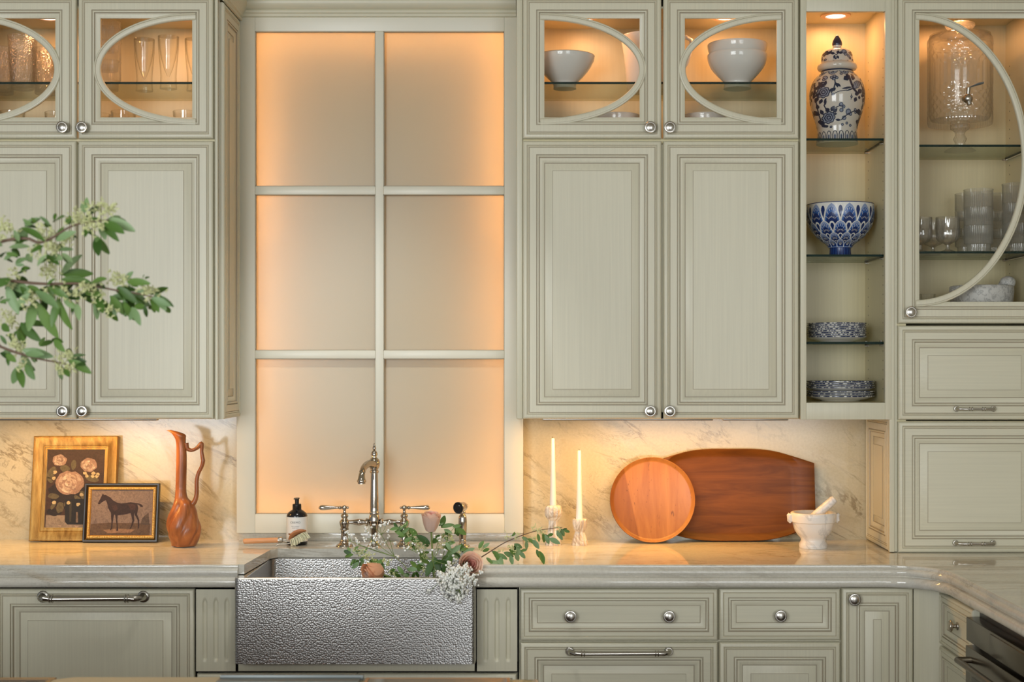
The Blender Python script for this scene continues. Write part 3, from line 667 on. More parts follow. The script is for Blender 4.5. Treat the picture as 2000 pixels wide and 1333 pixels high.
# ------------------------------------------------------------------ hammered apron sink
YS = -.70
sx0, sx1 = X(457, YS), X(928, YS); sz1, sz0 = Z(1130, YS), Z(1298, YS)
sk = thing('apron_sink', ((sx0+sx1)/2, -.46, sz0), 'hammered stainless-steel apron-front farmhouse sink', 'sink')
mb = MB(); r = .014; pts = []
outl = [(sx0, -.615)]+[(sx0+r-r*math.cos(a), YS+r-r*math.sin(a)) for a in [PI/2*i/6 for i in range(7)]]+[(sx1-r+r*math.sin(a), YS+r-r*math.cos(a)) for a in [PI/2*i/6 for i in range(7)]]+[(sx1, -.615)]
mb.loops([[(x, y, z) for x, y in outl] for z in (sz0, sz1-.004)], 0, close=False)
n = len(outl)
mb.add([(x, y, sz0) for x, y in outl], [tuple(range(n))], 0)
mb.build('apron', 'hammered_steel', sk, 60)
ix0, ix1, iy0, iy1 = sx0+.034, sx1-.034, YS+.018, -.250
mb = MB(); zb = sz1-.205
def rrect(x0, x1, y0, y1, r, z, k=5):
    o = []
    for cx, cy, a0 in ((x1-r, y1-r, 0), (x0+r, y1-r, PI/2), (x0+r, y0+r, PI), (x1-r, y0+r, 3*PI/2)):
        o += [(cx+r*math.cos(a0+PI/2*i/k), cy+r*math.sin(a0+PI/2*i/k), z) for i in range(k+1)]
    return o
mb.loops([rrect(ix0, ix1, iy0, iy1, .02, sz1-.003), rrect(ix0, ix1, iy0, iy1, .02, zb+.02), rrect(ix0+.006, ix1-.006, iy0+.006, iy1-.006, .02, zb+.004), rrect(ix0+.02, ix1-.02, iy0+.02, iy1-.02, .02, zb)], 0, cap1=True)
mb.build('basin', 'hammered_steel', sk, 60)
mb = MB(); mb.loops([rrect(sx0, sx1, YS, -.236, r, sz1-.004), rrect(sx0+.001, sx1-.001, YS+.001, -.236, r, sz1), rrect(ix0-.001, ix1+.001, iy0-.001, iy1+.001, .02, sz1), rrect(ix0, ix1, iy0, iy1, .02, sz1-.003)], 0)
mb.build('rim', 'steel_edge', sk, 40)
mb = MB(); mb.lathe([(.045, 0), (.043, .002), (.03, .001), (.001, -.002)], 24, 0, Matrix.Translation(((sx0+sx1)/2, -.45, zb+.0005))); mb.build('drain', 'polished_nickel', sk)

# ------------------------------------------------------------------ island in front of the run
YI = 2.86+CAM_Y
isl = thing('kitchen_island', (-1.0, YI-.6, 0), 'kitchen island with pale stone top at the bottom edge of the picture', 'kitchen island')
mb = MB(); mb.box(-2.3, X(1053, YI)-.04, YI-.05, YI-1.1, .10, .88); mb.box(-2.3, X(1053, YI)-.1, YI-.12, YI-1.05, 0, .1); mb.build('body', 'brown_wood', isl)
mb = MB(); mb.box(-2.35, X(1053, YI), YI, YI-1.15, .88, .914, bev=.003); mb.build('top', 'quartzite', isl)
iz = lambda py, Y: Z(py, Y)
yy = YI-.004
mb = MB(); x0, x1 = X(132, yy), X(431, yy); a = .014
mb.add([(x0+a, yy, .9145), (x1, yy, .9145), (x1, yy-.30, .9145), (x0-.03, yy-.30, .9145), (x0-.03, yy-a*2, .9145), (x0+a, yy, Z(1323.5, yy)), (x1, yy, Z(1323.5, yy)), (x1, yy-.30, Z(1323.5, yy)), (x0-.03, yy-.30, Z(1323.5, yy)), (x0-.03, yy-a*2, Z(1323.5, yy))],
       [(0, 1, 2, 3, 4), (5, 6, 7, 8, 9), (0, 1, 6, 5), (1, 2, 7, 6), (2, 3, 8, 7), (3, 4, 9, 8), (4, 0, 5, 9)])
tag(mb.single('chopping_board', 'pale_board', ((x0+x1)/2, yy-.15, .9145)), 'pale chopping board with cut corner at the bottom edge of the picture', 'board')
tr = thing('serving_tray', (X(40, yy), yy-.15, .9145), 'brown wooden tray with dark base in the bottom left corner', 'tray')
x0, x1 = X(-160, yy), X(126, yy)-.014; zt = Z(1325.5, yy-.006)+.0015
mb = MB(); mb.box(x0, x1, yy-.006, yy-.016, .9145, zt); mb.box(x0, x0+.01, yy-.016, yy-.30, .9145, zt); mb.box(x1-.01, x1, yy-.016, yy-.3, .9145, zt); mb.box(x0, x1, yy-.29, yy-.3, .9145, zt); mb.build('rim', 'brown_wood', tr)
mb = MB(); mb.box(x0+.01, x1-.01, yy-.016, yy-.29, .9145, .9165); mb.build('base', 'black', tr)
gb = thing('metal_bar', (X(570, yy), yy-.1, .9145), 'flat blue-grey metal bar lying on the island below the sink', 'metal bar')
mb = MB(); mb.box(X(432, yy), X(711, yy), yy, yy-.012, .9145, Z(1317, yy), bev=.001); mb.box(X(432, yy), X(706, yy), yy-.012, yy-.05, .9145, Z(1328, yy-.02)+.002, bev=.001); mb.build('bar', 'grey_metal', gb)
ck = thing('cooktop', (X(856, yy), yy-.25, .9145), 'black glass cooktop with orange light painted along its edges, set on the island', 'cooktop')
x0, x1 = X(716, yy), X(996, yy)
mb = MB(); mb.box(x0+.006, x1-.006, yy-.004, yy-.50, .9145, .9175); mb.build('glass_plate', 'black_gloss', ck)
mb = MB(); mb.box(x0, x0+.006, yy-.002, yy-.5, .9145, .9185); mb.box(x1-.006, x1, yy-.002, yy-.5, .9145, .9185); mb.box(x0+.006, x1-.006, yy-.0005, yy-.004, .9145, .9178); mb.build('trim', 'orange_glow_and_patch', ck)  # orange edge strips: the warm light on the cooktop rim, put into the colour

# ================================================================== helpers for turned things measured in the photograph
def lp(mb, cx, Y, prof, seg=40, mat=0, mod=None, matfn=None, thick=0, x=None):
    """lathe from (photo y, photo half width) pairs at depth Y; thick > 0 adds an inner wall (top first)"""
    D = Y-CAM_Y; k = D/FPX; xc = X(cx, Y) if x is None else x
    pr = [(h*k, Z(py, Y)) for py, h in prof]
    if thick:
        zs = pr[-1][1]; inner = [(max(r-thick, .0005), max(z, zs+thick*1.2)) for r, z in pr if z > zs+thick*.5]; inner.append((.0005, zs+thick*1.2))
        pr = pr[::-1]+[(r, z) for r, z in inner]
    mb.lathe(pr, seg, mat, Matrix.Translation((xc, Y, 0)), mod, matfn); return mb
def vessel(name, label, cat, cx, Y, prof, mat, thick=.003, seg=40, mod=None, group=None, base_z=None):
    mb = MB(); lp(mb, cx, Y, prof, seg, 0, mod, None, thick)
    o = mb.single(name, mat, (X(cx, Y), Y, Z(prof[-1][0], Y)), 40)
    if base_z is not None: o.location.z = base_z
    return tag(o, label, cat, group)
def smooth_prof(pr, n=4):
    """Catmull-Rom through the pairs"""
    out = []
    for i in range(len(pr)-1):
        p0, p1, p2, p3 = pr[max(i-1, 0)], pr[i], pr[i+1], pr[min(i+2, len(pr)-1)]
        for j in range(n):
            t = j/n; out.append(tuple(.5*((2*b)+(c-a)*t+(2*a-5*b+4*c-d)*t*t+(3*b-a-3*c+d)*t**3) for a, b, c, d in zip(p0, p1, p2, p3)))
    return out+[pr[-1]]

class Decal:
    """painted shapes lying on a surface of revolution"""
    def __init__(s, cx, Y, prof, eps=.0006):
        s.Y = Y; s.k = (Y-CAM_Y)/FPX; s.cx = cx; s.xc = X(cx, Y); s.pr = sorted([(py, h) for py, h in prof]); s.e = eps; s.mb = MB(); s.rot = 0; s.lift = 0
    def r(s, py):
        pr = s.pr
        if py <= pr[0][0]: return pr[0][1]
        for (a, b), (c, d) in zip(pr, pr[1:]):
            if a <= py <= c: return b+(d-b)*(py-a)/(c-a+1e-9)
        return pr[-1][1]
    def pt(s, px, py):
        r = s.r(py); a = math.asin(max(-.999, min(.999, (px-s.cx)/r))); return s.pa(a, py)
    def pa(s, a, py):
        r = s.r(py)*s.k+s.e+s.lift; a += s.rot; return Vector((s.xc+r*math.sin(a), s.Y-r*math.cos(a), Z(py, s.Y)))
    def poly(s, pts, mat=0):
        c = (sum(p[0] for p in pts)/len(pts), sum(p[1] for p in pts)/len(pts)); n = len(pts)
        mid = [((p[0]+c[0])/2, (p[1]+c[1])/2) for p in pts]
        vs = [s.pt(*p) for p in pts]+[s.pt(*p) for p in mid]+[s.pt(*c)]
        s.mb.add(vs, [(i, (i+1) % n, n+(i+1) % n, n+i) for i in range(n)]+[(n+i, n+(i+1) % n, 2*n) for i in range(n)], mat)
    def line(s, pts, w, mat=0):
        vs = []; fs = []
        for i, p in enumerate(pts):
            a = Vector(pts[max(i-1, 0)]); b = Vector(pts[min(i+1, len(pts)-1)]); d = (b-a).normalized(); q = Vector((-d.y, d.x))*w/2
            vs += [s.pt(p[0]+q.x, p[1]+q.y), s.pt(p[0]-q.x, p[1]-q.y)]
            if i: fs.append((2*i-2, 2*i-1, 2*i+1, 2*i))
        s.mb.add(vs, fs, mat)
    def ring(s, c, r, w, mat=0, sc=0, n=20, lob=6):
        pts = [(c[0]+(r+sc*abs(math.cos(lob*a/2)))*math.cos(a), c[1]+(r+sc*abs(math.cos(lob*a/2)))*math.sin(a)) for a in [2*PI*i/n for i in range(n+1)]]
        s.line(pts, w, mat)
    def leaf(s, p0, p1, w, mat=0, outline=0):
        p0 = Vector(p0); p1 = Vector(p1); d = p1-p0; q = Vector((-d.y, d.x)).normalized()*w/2
        pts = [p0, p0+d*.3+q*.85, p0+d*.55+q, p0+d*.8+q*.55, p1, p0+d*.8-q*.55, p0+d*.55-q, p0+d*.3-q*.85]
        if outline: s.line([tuple(p) for p in pts]+[tuple(p0)], outline, 0)
        else: s.poly([tuple(p) for p in pts], mat)
    def blob(s, c, r, mat=0, n=10): s.poly([(c[0]+r*(.85+.3*random.random())*math.cos(2*PI*i/n), c[1]+r*(.85+.3*random.random())*math.sin(2*PI*i/n)) for i in range(n)], mat)

# ================================================================== ginger jar
YJ = -.175
jb = [(140, 30), (143, 31), (147, 36), (155, 43.5), (163, 48), (172, 51), (183, 53.2), (195, 53.2), (207, 51.5), (219, 48.5), (231, 44.5), (243, 40.5), (254, 38.2), (264, 37.6), (273, 38.6), (282.5, 40.5)]
jl = [(95.5, 9), (96.5, 15), (99, 22), (103, 26.5), (110, 29.5), (118, 30.8), (123.5, 31)]
jar = thing('ginger_jar', (X(1635, YJ), YJ, 2.302), 'tall blue and white lidded ginger jar with birds and flowers on the top glass shelf', 'jar')
mb = MB(); lp(mb, 1635, YJ, smooth_prof(jb, 2), 64); mb.build('body', 'jar_white', jar, 60)
mb = MB(); lp(mb, 1635, YJ, smooth_prof(jl, 2)+[(125, 33), (127, 36.5), (130, 38.4), (134, 38.4), (137.5, 36), (139, 33), (139.5, 28)], 64); lid = mb.build('lid', 'jar_white', jar, 60)
mb = MB(); lp(mb, 1635, YJ, [(139.3, 30.5), (141, 31.2), (142, 30.6)], 48); mb.build('shadow_line', 'jar_navy', jar)
mb = MB(); lp(mb, 1635, YJ, [(89, 8.8), (91, 8.2), (96.5, 8.8)], 28); mb.build('finial_collar', 'jar_white', lid)
mb = MB(); lp(mb, 1635, YJ, smooth_prof([(68, .2), (70, 2.4), (75, 5.6), (81, 8.6), (86, 9.8), (89.5, 9.2)], 3), 28); mb.build('finial', 'jar_navy', lid, 60)
def q(x, y): return (1560+x/5.333, 50+y/5.333)
def draw_jar(dc):
    L = lambda a, b, w, m=0: dc.leaf(q(*a), q(*b), w/5.333, m)
    S = lambda pts, w, m=0: dc.line([q(*p) for p in pts], w/5.333, m)
    for c, r in (((215, 735), 46), ((275, 992), 46)):
        dc.lift = 0; dc.blob(q(*c), r*1.25/5.333, 1, 14); dc.lift = .0002
        dc.ring(q(*c), r*1.05/5.333, 9/5.333, 0, 2.0, 36, 8); dc.ring(q(*c), r*.68/5.333, 9/5.333, 0, 1.0, 24, 6); dc.ring(q(*c), r*.34/5.333, 10/5.333, 0)
    dc.lift = .0002
    for a, b, w in (((205, 680), (180, 615), 34), ((225, 672), (245, 610), 30), ((165, 700), (140, 660), 30), ((170, 770), (150, 830), 34), ((205, 800), (185, 850), 34), ((230, 800), (235, 870), 26), ((265, 740), (300, 700), 26), ((180, 640), (230, 625), 22),
                    ((275, 940), (240, 895), 40), ((290, 935), (320, 880), 44), ((310, 950), (350, 905), 36), ((225, 960), (195, 905), 30), ((235, 1030), (220, 1065), 34), ((335, 1015), (395, 1022), 24), ((320, 960), (350, 960), 26),
                    ((470, 580), (410, 615), 60), ((490, 580), (540, 590), 66), ((470, 575), (440, 555), 44), ((500, 570), (525, 548), 46), ((560, 740), (615, 705), 50), ((545, 790), (525, 840), 40), ((565, 790), (595, 790), 40), ((530, 745), (560, 775), 36),
                    ((620, 770), (640, 690), 30), ((640, 770), (672, 735), 26), ((650, 690), (665, 640), 34), ((330, 700), (285, 735), 34), ((330, 650), (380, 690), 30), ((330, 640), (350, 700), 26),
                    ((590, 1000), (575, 1050), 46), ((600, 960), (612, 930), 24), ((585, 1050), (600, 1090), 26), ((640, 850), (620, 900), 26), ((150, 900), (180, 960), 26)): L(a, b, w)
    for pts, w in (([(470, 560), (480, 610), (495, 660), (515, 710), (560, 750), (620, 770), (660, 760)], 24), ([(325, 610), (325, 650), (312, 700), (285, 750)], 12), ([(395, 1020), (430, 985), (470, 955), (535, 925)], 10), ([(330, 900), (375, 880), (410, 890)], 9),
                   ([(640, 780), (630, 860), (605, 960), (590, 1040)], 9), ([(150, 640), (140, 720), (150, 820)], 9), ([(240, 800), (225, 870), (260, 940)], 10), ([(290, 770), (330, 750), (370, 735), (440, 725)], 7), ([(490, 760), (485, 820)], 6)): S(pts, w)
    for c, r in (((300, 585), 18), ((325, 575), 20), ((345, 590), 16), ((315, 600), 18), ((240, 580), 24), ((225, 600), 14), ((385, 870), 22), ((410, 890), 18), ((390, 925), 20), ((465, 940), 30), ((490, 960), 16), ((540, 915), 14), ((545, 940), 12), ((425, 1000), 22), ((495, 1070), 12),
                 ((410, 1065), 12), ((455, 1050), 12), ((490, 790), 10), ((300, 1085), 10), ((395, 545), 14), ((615, 590), 10), ((300, 765), 14)):
        dc.lift = 0; dc.blob(q(*c), r*1.1/5.333, 1, 8); dc.lift = .0002; dc.ring(q(*c), r*.75/5.333, 6/5.333, 0, .6, 14, 5)
    # the bird
    dc.lift = .0003; dc.poly([q(*p) for p in ((510, 690), (520, 640), (550, 618), (590, 615), (608, 632), (590, 655), (560, 690), (525, 705))], 1); dc.lift = .0005
    for pts in ([(510, 690), (520, 640), (550, 618), (585, 615), (608, 632)], [(530, 640), (545, 690)], [(550, 625), (565, 675)], [(570, 620), (582, 660)], [(600, 640), (570, 690), (525, 705)]): S(pts, 6)
    L((505, 690), (385, 712), 22); L((520, 700), (430, 735), 16); L((585, 612), (612, 640), 22)
def borders(dc):
    n = 20
    for i in range(n):
        dc.rot = 2*PI*i/n; dc.lift = .0001
        c = dc.cx
        dc.line([(c-4.2, 279), (c-4.2, 268), (c-3, 263), (c, 260.5), (c+3, 263), (c+4.2, 268), (c+4.2, 279)], 1.5); dc.poly([(c-2.2, 280), (c-2.2, 270), (c, 266), (c+2.2, 270), (c+2.2, 280)], 1); dc.line([(c, 279), (c, 268)], 1.3)
    n = 10
    for i in range(n):
        dc.rot = 2*PI*(i+.3)/n; c = dc.cx; dc.lift = 0; dc.poly([(c-9, 144.5), (c+9, 144.5), (c+6.5, 149), (c, 153), (c-6.5, 149)], 1); dc.lift = .0002
        dc.line([(c-9.5, 144.5), (c-7, 149.5), (c, 154), (c+7, 149.5), (c+9.5, 144.5)], 1.0); dc.ring((c, 147.5), 2.2, 1.0, 0)
    dc.rot = 0
dc = Decal(1635, YJ, smooth_prof(jb, 2)); draw_jar(dc)
for a in (2*PI/3, -2*PI/3): dc.rot = a; draw_jar(dc)
borders(dc); tag(dc.mb.build('painted_decoration', ['jar_navy', 'jar_blue_wash'], jar, 60), kind='stuff')
dc = Decal(1635, YJ, smooth_prof(jl, 2))
for a in (0, 2*PI/3, -2*PI/3):
    dc.rot = a
    for p0, p1, w in (((350, 325), (300, 312), 28), ((345, 335), (335, 380), 24), ((370, 330), (385, 290), 34), ((390, 330), (420, 300), 30), ((360, 345), (385, 380), 26), ((270, 290), (250, 340), 30), ((265, 300), (290, 280), 22), ((540, 280), (550, 330), 30), ((360, 365), (345, 385), 20)): dc.leaf(q(*p0), q(*p1), w/5.333)
    for c, r in (((440, 300), 30), ((455, 325), 22), ((490, 345), 16), ((505, 365), 12), ((260, 375), 10), ((390, 262), 14)):
        dc.lift = 0; dc.blob(q(*c), r/5.333, 1, 8); dc.lift = .0002; dc.ring(q(*c), r*.7/5.333, 6/5.333, 0, .8, 16, 5)
    dc.line([q(*p) for p in ((300, 315), (360, 335), (420, 310), (480, 340), (510, 365))], 1.5)
    dc.line([q(*p) for p in ((250, 385), (330, 392), (405, 394), (480, 392), (560, 385))], 1.0)
tag(dc.mb.build('painted_decoration', ['jar_navy', 'jar_blue_wash'], lid, 60), kind='stuff')

# ================================================================== footed bowl with feather scallops
YW = -.19
bw = [(400, 64.6), (405, 65), (420, 65), (432, 63), (444, 58.5), (455, 51.5), (464, 43), (471, 34.5), (477, 25.5), (481, 21.5)]
ft = [(481, 21.5), (486, 20.4), (494, 20.6), (502.6, 22)]
bowl = thing('footed_bowl', (X(1641, YW), YW, 1.912), 'blue and white footed bowl with feather scallop pattern on the middle glass shelf', 'bowl')
mb = MB(); lp(mb, 1641, YW, smooth_prof(bw, 3), 72, 0, None, None, .004); mb.build('bowl', 'bowl_white', bowl, 60)
mb = MB(); lp(mb, 1641, YW, smooth_prof(ft, 3), 48); mb.build('foot', 'bowl_navy', bowl, 60)
dc = Decal(1641, YW, smooth_prof(bw+ft[1:], 3), .0005)
def feather(dc, a0, y0, y1, wa, base):
    """pointed scallop from tip y0 down to y1 (and a little below); wa half angle"""
    def fill(f, top, mat, lift, n=12):
        dc.lift = lift; vs = []; fs = []; yt = y1+(y0-y1)*top
        for i in range(n+1):
            u = -.30+(1.30)*i/n; y = y1+(yt-y1)*u; w = wa*f*(1-max(u, 0)**2.0)**.62 if u < 1 else 0
            vs += [dc.pa(a0+w*k/3, y) for k in range(-3, 4)]
            if i: fs += [((i-1)*7+k, (i-1)*7+k+1, i*7+k+1, i*7+k) for k in range(6)]
        dc.mb.add(vs, fs, mat)
    fill(1.02, 1.02, 3, base); fill(.92, .96, 2, base+.00022); fill(.86, .80, 1, base+.00044); fill(.74, .58, 0, base+.00066)
    dc.lift = base+.0009
    for k in range(-3, 4):                                             # white barbs
        u = k/3.2; pts = [(u*wa*.10, y1+(y0-y1)*.02), (u*wa*.42, y1+(y0-y1)*.38*(1-.2*abs(u))), (u*wa*.72, y1+(y0-y1)*(.74-.40*u*u))]
        vs = []
        for a, y in pts: vs += [dc.pa(a0+a-.006, y), dc.pa(a0+a+.006, y)]
        dc.mb.add(vs, [(0, 1, 3, 2), (2, 3, 5, 4)], 3)
        dc.mb.add([dc.pa(a0+pts[2][0]+d_*.014, pts[2][1]+e_*.7) for d_, e_ in ((1, 0), (0, 1), (-1, 0), (0, -1))], [(0, 1, 2, 3)], 3)
def drop(dc, a0, y0, y1, wa, base):
    for sc, m_, lf in ((1.0, 3, base+.00125), (.60, 0, base+.0015)):
        vs = []; dc.lift = lf; n = 12; ym = y0*.62+y1*.38
        for i in range(n):
            th = 2*PI*i/n; yy_ = ym-math.cos(th)*(ym-y0)*sc if math.cos(th) > 0 else ym-math.cos(th)*(y1-ym)*sc
            vs.append(dc.pa(a0+wa*sc*math.sin(th)*(1 if math.cos(th) > 0 else (1+math.cos(th))*.8+.2), yy_))
        dc.mb.add(vs+[dc.pa(a0, ym)], [(i, (i+1) % n, n) for i in range(n)], m_)
n = 12; st = 2*PI/n
for i in range(n):
    a = st*i+.06
    feather(dc, a, 401, 446, st*.5, 0); drop(dc, a+st/2, 401, 441, st*.20, 0)
    feather(dc, a+st/2, 436, 464, st*.5, .0014); drop(dc, a, 437, 461, st*.19, .0014)
    feather(dc, a, 458, 474, st*.5, .0028); drop(dc, a+st/2, 459, 472, st*.18, .0028)
    feather(dc, a+st/2, 470, 481, st*.5, .0042)
    dc.lift = .0003
    for k in range(6): dc.mb.add([dc.pa(a+st*k/6, 399.9), dc.pa(a+st*(k+1)/6, 399.9), dc.pa(a+st*(k+1)/6, 401.3), dc.pa(a+st*k/6, 401.3)], [(0, 1, 2, 3)], 0)
    for k in (-.12, .12):
        dc.lift = .0003; dc.mb.add([dc.pa(a+k-.02, 485), dc.pa(a+k+.02, 485), dc.pa(a+k+.02, 502), dc.pa(a+k-.02, 502)], [(0, 1, 2, 3)], 1)
tag(dc.mb.build('painted_decoration', ['bowl_navy', 'bowl_blue', 'bowl_pale', 'bowl_white'], bowl, 60), kind='stuff')

# ================================================================== plates
def plate_stack(cx, Y, R, z0, hs, where, group):
    pr = [(R*.55, 0), (R*.57, .001), (R*.60, .004), (R*.80, .0085), (R*.985, .0165), (R, .0178), (R, .0196), (R*.985, .0203), (R*.80, .0135), (R*.5, .0095), (.0005, .0095)]
    mb = MB(); mb.lathe(pr, 56, 0, None, None, lambda i: 1 if i in (4, 5, 6, 7) else 0)
    first = mb.build('plate', ['white_ceramic', 'plate_rim'], None, 50)
    n = len(hs)
    for i, h in enumerate(hs):
        o = first if i == 0 else first.copy()
        if i: COL.objects.link(o)
        o.location = (X(cx, Y)+random.uniform(-.0008, .0008), Y, z0+h); o.rotation_euler.z = random.uniform(0, 6)
        k = n-1-i; nm = ORD[k] if k else 'topmost'
        if i == 0: nm = 'bottom'
        tag(o, '%s%s blue-rimmed plate in %s' % (nm, ' from top' if 0 < k and i else '', where), 'plate', group)
plate_stack(1634, -.175, 57*(5.1-.175)/FPX, 1.6187, [.0002+.0066*i for i in range(8)], 'the smaller stack on lowest glass shelf', 'plates stacked on the lowest glass shelf')
plate_stack(1641, -.18, 66*(5.1-.18)/FPX, 1.4152, [.0002, .0085, .0165, .0295, .0365, .0435, .0505], 'the larger stack on the open unit floor', 'plates stacked on the floor of the open unit')

# ================================================================== glassware
def rib(n, a): return lambda th, z: 1+a*math.cos(n*th)
def tumbler_mesh(name, R, h, mat, ribs=40, amp=.018, step=True, seg=160):
    """straight ribbed tumbler that narrows near its foot so that it nests"""
    mb = MB(); t = .0028
    pr = [(.0005, .0)]+([(R*.80, 0), (R*.82, .002), (R*.84, h*.31), (R*.96, h*.335), (R, h*.36), (R, h*.965), (R*1.025, h*.975), (R*1.025, h)] if step else [(R*.74, 0), (R*.77, .003), (R*.93, h*.6), (R, h)])
    inn = [(r-t, max(z, h*.06)) for r, z in reversed(pr) if r > .01]; pr = pr+[(R-t*.3, h+.0006)]+inn+[(.0005, h*.06)]
    mb.lathe(pr, seg, 0, None, rib(ribs, amp) if ribs else None)
    return mb.build(name, mat, None, 50)
def place(proto, used, x, y, z, label, cat, group, rz=0):
    o = proto if not used else proto.copy()
    if used: COL.objects.link(o)
    used.append(1); o.location = (x, y, z); o.rotation_euler.z = rz; return tag(o, label, cat, group)
k49 = 4.92/FPX
tall_sh, tall_fl, up_sh, up_fl = 1.9227, 1.7352, 2.4917, 2.3002
pt = tumbler_mesh('ribbed_tumbler', 27*k49, .092, 'ribbed_glass'); up = []
def stack(cx, Y, n, z, step, where, group, proto=pt, used=up, nm='ribbed glass tumbler'):
    for i in range(n):
        k = n-1-i; o = place(proto, used, X(cx, Y), Y, z+i*step, '%s, %s of stack %s' % (nm, 'bottom' if i == 0 else ORD[k], where), 'tumbler', group, random.random())
        if cx in (1986, 208): o.scale.z = 1.09; o.location.z = z+i*step*1.09
        else: o.scale.z = 1.0
stack(1911, -.24, 3, tall_sh, .0625, 'standing in front in tall cabinet', 'ribbed tumblers in the tall cabinet')
stack(1986, -.24, 3, tall_sh, .0625, 'rightmost in tall cabinet', 'ribbed tumblers in the tall cabinet')
stack(1893, -.12, 3, tall_sh, .0625, 'behind the goblets in tall cabinet', 'ribbed tumblers in the tall cabinet')
stack(1948, -.11, 3, tall_sh, .0625, 'between the two front stacks', 'ribbed tumblers in the tall cabinet')
stack(208, -.17, 3, up_sh, .0625, 'in the left wall cabinet', 'ribbed tumblers in the left wall cabinet')
gob = [(422, 22.5), (424, 22.8), (444, 23), (446, 22), (448, 23.2), (462, 22.5), (469, 18), (473, 9), (476, 4), (481, 3.4), (485, 5), (488, 13), (490, 15.5), (492, 15.8)]
mb = MB(); lp(mb, 1050, -.24, gob, 96, 0, lambda a, z: 1+.02*math.cos(18*a+math.sin(z*330)*2), None, .0024)
pg = mb.single('goblet', 'cut_glass', (0, -.24, Z(492, -.24)), 40); ug = []
for cx, Y, lb in ((1851, -.24, 'pressed-glass footed goblet in front of the stacked tumblers in tall cabinet'), (1797, -.23, 'pressed-glass footed goblet cut off by the tall cabinet door stile'), (1822, -.13, 'pressed-glass footed goblet standing behind between the two others in tall cabinet')):
    place(pg, ug, X(cx, Y), Y, tall_sh, lb, 'goblet', 'goblets in the tall cabinet')
mb = MB(); ps = tumbler_mesh('small_tumbler', 15*k49, .048, 'clear_glass', 14, .03, False, 84); us = []
place(ps, us, X(1812, -.22), -.22, tall_fl, 'small faceted glass on the floor of the tall cabinet', 'glass', None)
pb = tumbler_mesh('bubbled_tumbler', 28*k49, .183, 'bubbled_glass', 0, 0, False, 48); ub = []
for cx, Y, lb in ((44, -.19, 'large bubbled glass tumbler at the front of the left wall cabinet'), (4, -.11, 'bubbled glass tumbler at the left picture edge in the wall cabinet'), (90, -.10, 'bubbled glass tumbler behind the right side of the largest one in left wall cabinet')):
    o = place(pb, ub, X(cx, Y), Y, up_sh, lb, 'tumbler', 'bubbled tumblers in the left wall cabinet', .3); o.scale.z = 1.0 if Y < -.15 else .87
pil = [(72, 20), (74, 20), (95, 19.4), (115, 18), (135, 16), (150, 15), (163, 15.5), (174, 16.5)]
mb = MB(); Yp = -.17; k_ = (5.1+Yp)/FPX; zb = Z(174, Yp)
lp(mb, 1050, Yp, pil, 14)
inn = [(73, 19), (95, 17.5), (115, 14), (135, 8.5), (148, 3.2), (152, .2)]
lp(mb, 1050, Yp, inn, 40); pp = mb.single('pilsner_glass', 'clear_glass', (0, Yp, zb), 30); upz = []
for cx, Y, lb in ((282, -.16, 'clear faceted pilsner glass, leftmost of the three behind the oval glass door'), (329, -.20, 'clear faceted pilsner glass, middle of the three behind the oval glass door'), (381, -.16, 'clear faceted pilsner glass cut off by the door frame in left wall cabinet')):
    place(pp, upz, X(cx, Y), Y, up_sh, lb, 'glass', 'pilsner glasses in the left wall cabinet', .2)
pl = tumbler_mesh('low_tumbler', 24*k49, .118, 'clear_glass', 0, 0, False, 40); ul = []
for cx, Y, lb in ((241, -.17, 'clear low tumbler on the left wall cabinet floor below the pilsner glasses'), (362, -.17, 'clear low tumbler on the wall cabinet floor at the right corner'), (192, -.12, 'clear low tumbler on the cabinet floor below the ribbed stack'), (112, -.15, 'clear low tumbler seen in the lower right corner of the leftmost glass door'), (24, -.17, 'clear low tumbler on the cabinet floor below the bubbled tumblers')):
    place(pl, ul, X(cx, Y), Y, up_fl, lb, 'tumbler', 'low tumblers on the left wall cabinet floor')

# drinks dispenser
YQ = -.175
dp = thing('drinks_dispenser', (X(1875, YQ), YQ, 2.2812), 'large cut-glass drinks dispenser with metal tap on the top shelf of the tall cabinet', 'dispenser')
mb = MB(); k_ = (5.1+YQ)/FPX; xc = X(1875, YQ); seg = 192; rows = []
for i in range(101):
    py = 66+(245-66)*i/100
    h = 62.5
    if py < 82: h = 62.5*(.62+.38*math.sqrt(max(0, 1-((82-py)/16)**2)))
    if py > 238: h = 62.5-(py-238)*.25
    row = []
    for k in range(seg):
        a = 2*PI*k/seg; d = 0
        if 90 < py < 112 or 170 < py < 228: d = -2.6*(abs(math.sin(11*a+py*.19))**.5*abs(math.sin(11*a-py*.19))**.5)
        elif 112 <= py <= 170: d = -1.8*abs(math.cos(14*a))
        elif py < 88: d = -.8*abs(math.sin(20*a+py*.4))
        elif py >= 228: d = -1.2*abs(math.sin(30*a))
        r = (h+d)*k_; row.append((xc+r*math.cos(a), YQ+r*math.sin(a), Z(py, YQ)))
    rows.append(row)
mb.loops(rows, 0, cap1=True); mb.build('jar', 'cut_glass', dp, 25)
mb = MB(); lp(mb, 1875, YQ, [(69, 58), (90, 59), (225, 59), (234, 55), (236, .3)], 64); mb.build('inner_wall', 'clear_glass', dp, 30)
mb = MB(); lp(mb, 1875, YQ, [(44, 20), (47, 27), (51, 28), (56, 24), (58, 12), (63, 10), (66, 16), (67, 38), (70, 40)], 96, 0, lambda a, z: 1+.03*math.cos(24*a)); mb.build('lid', 'cut_glass', dp, 25)
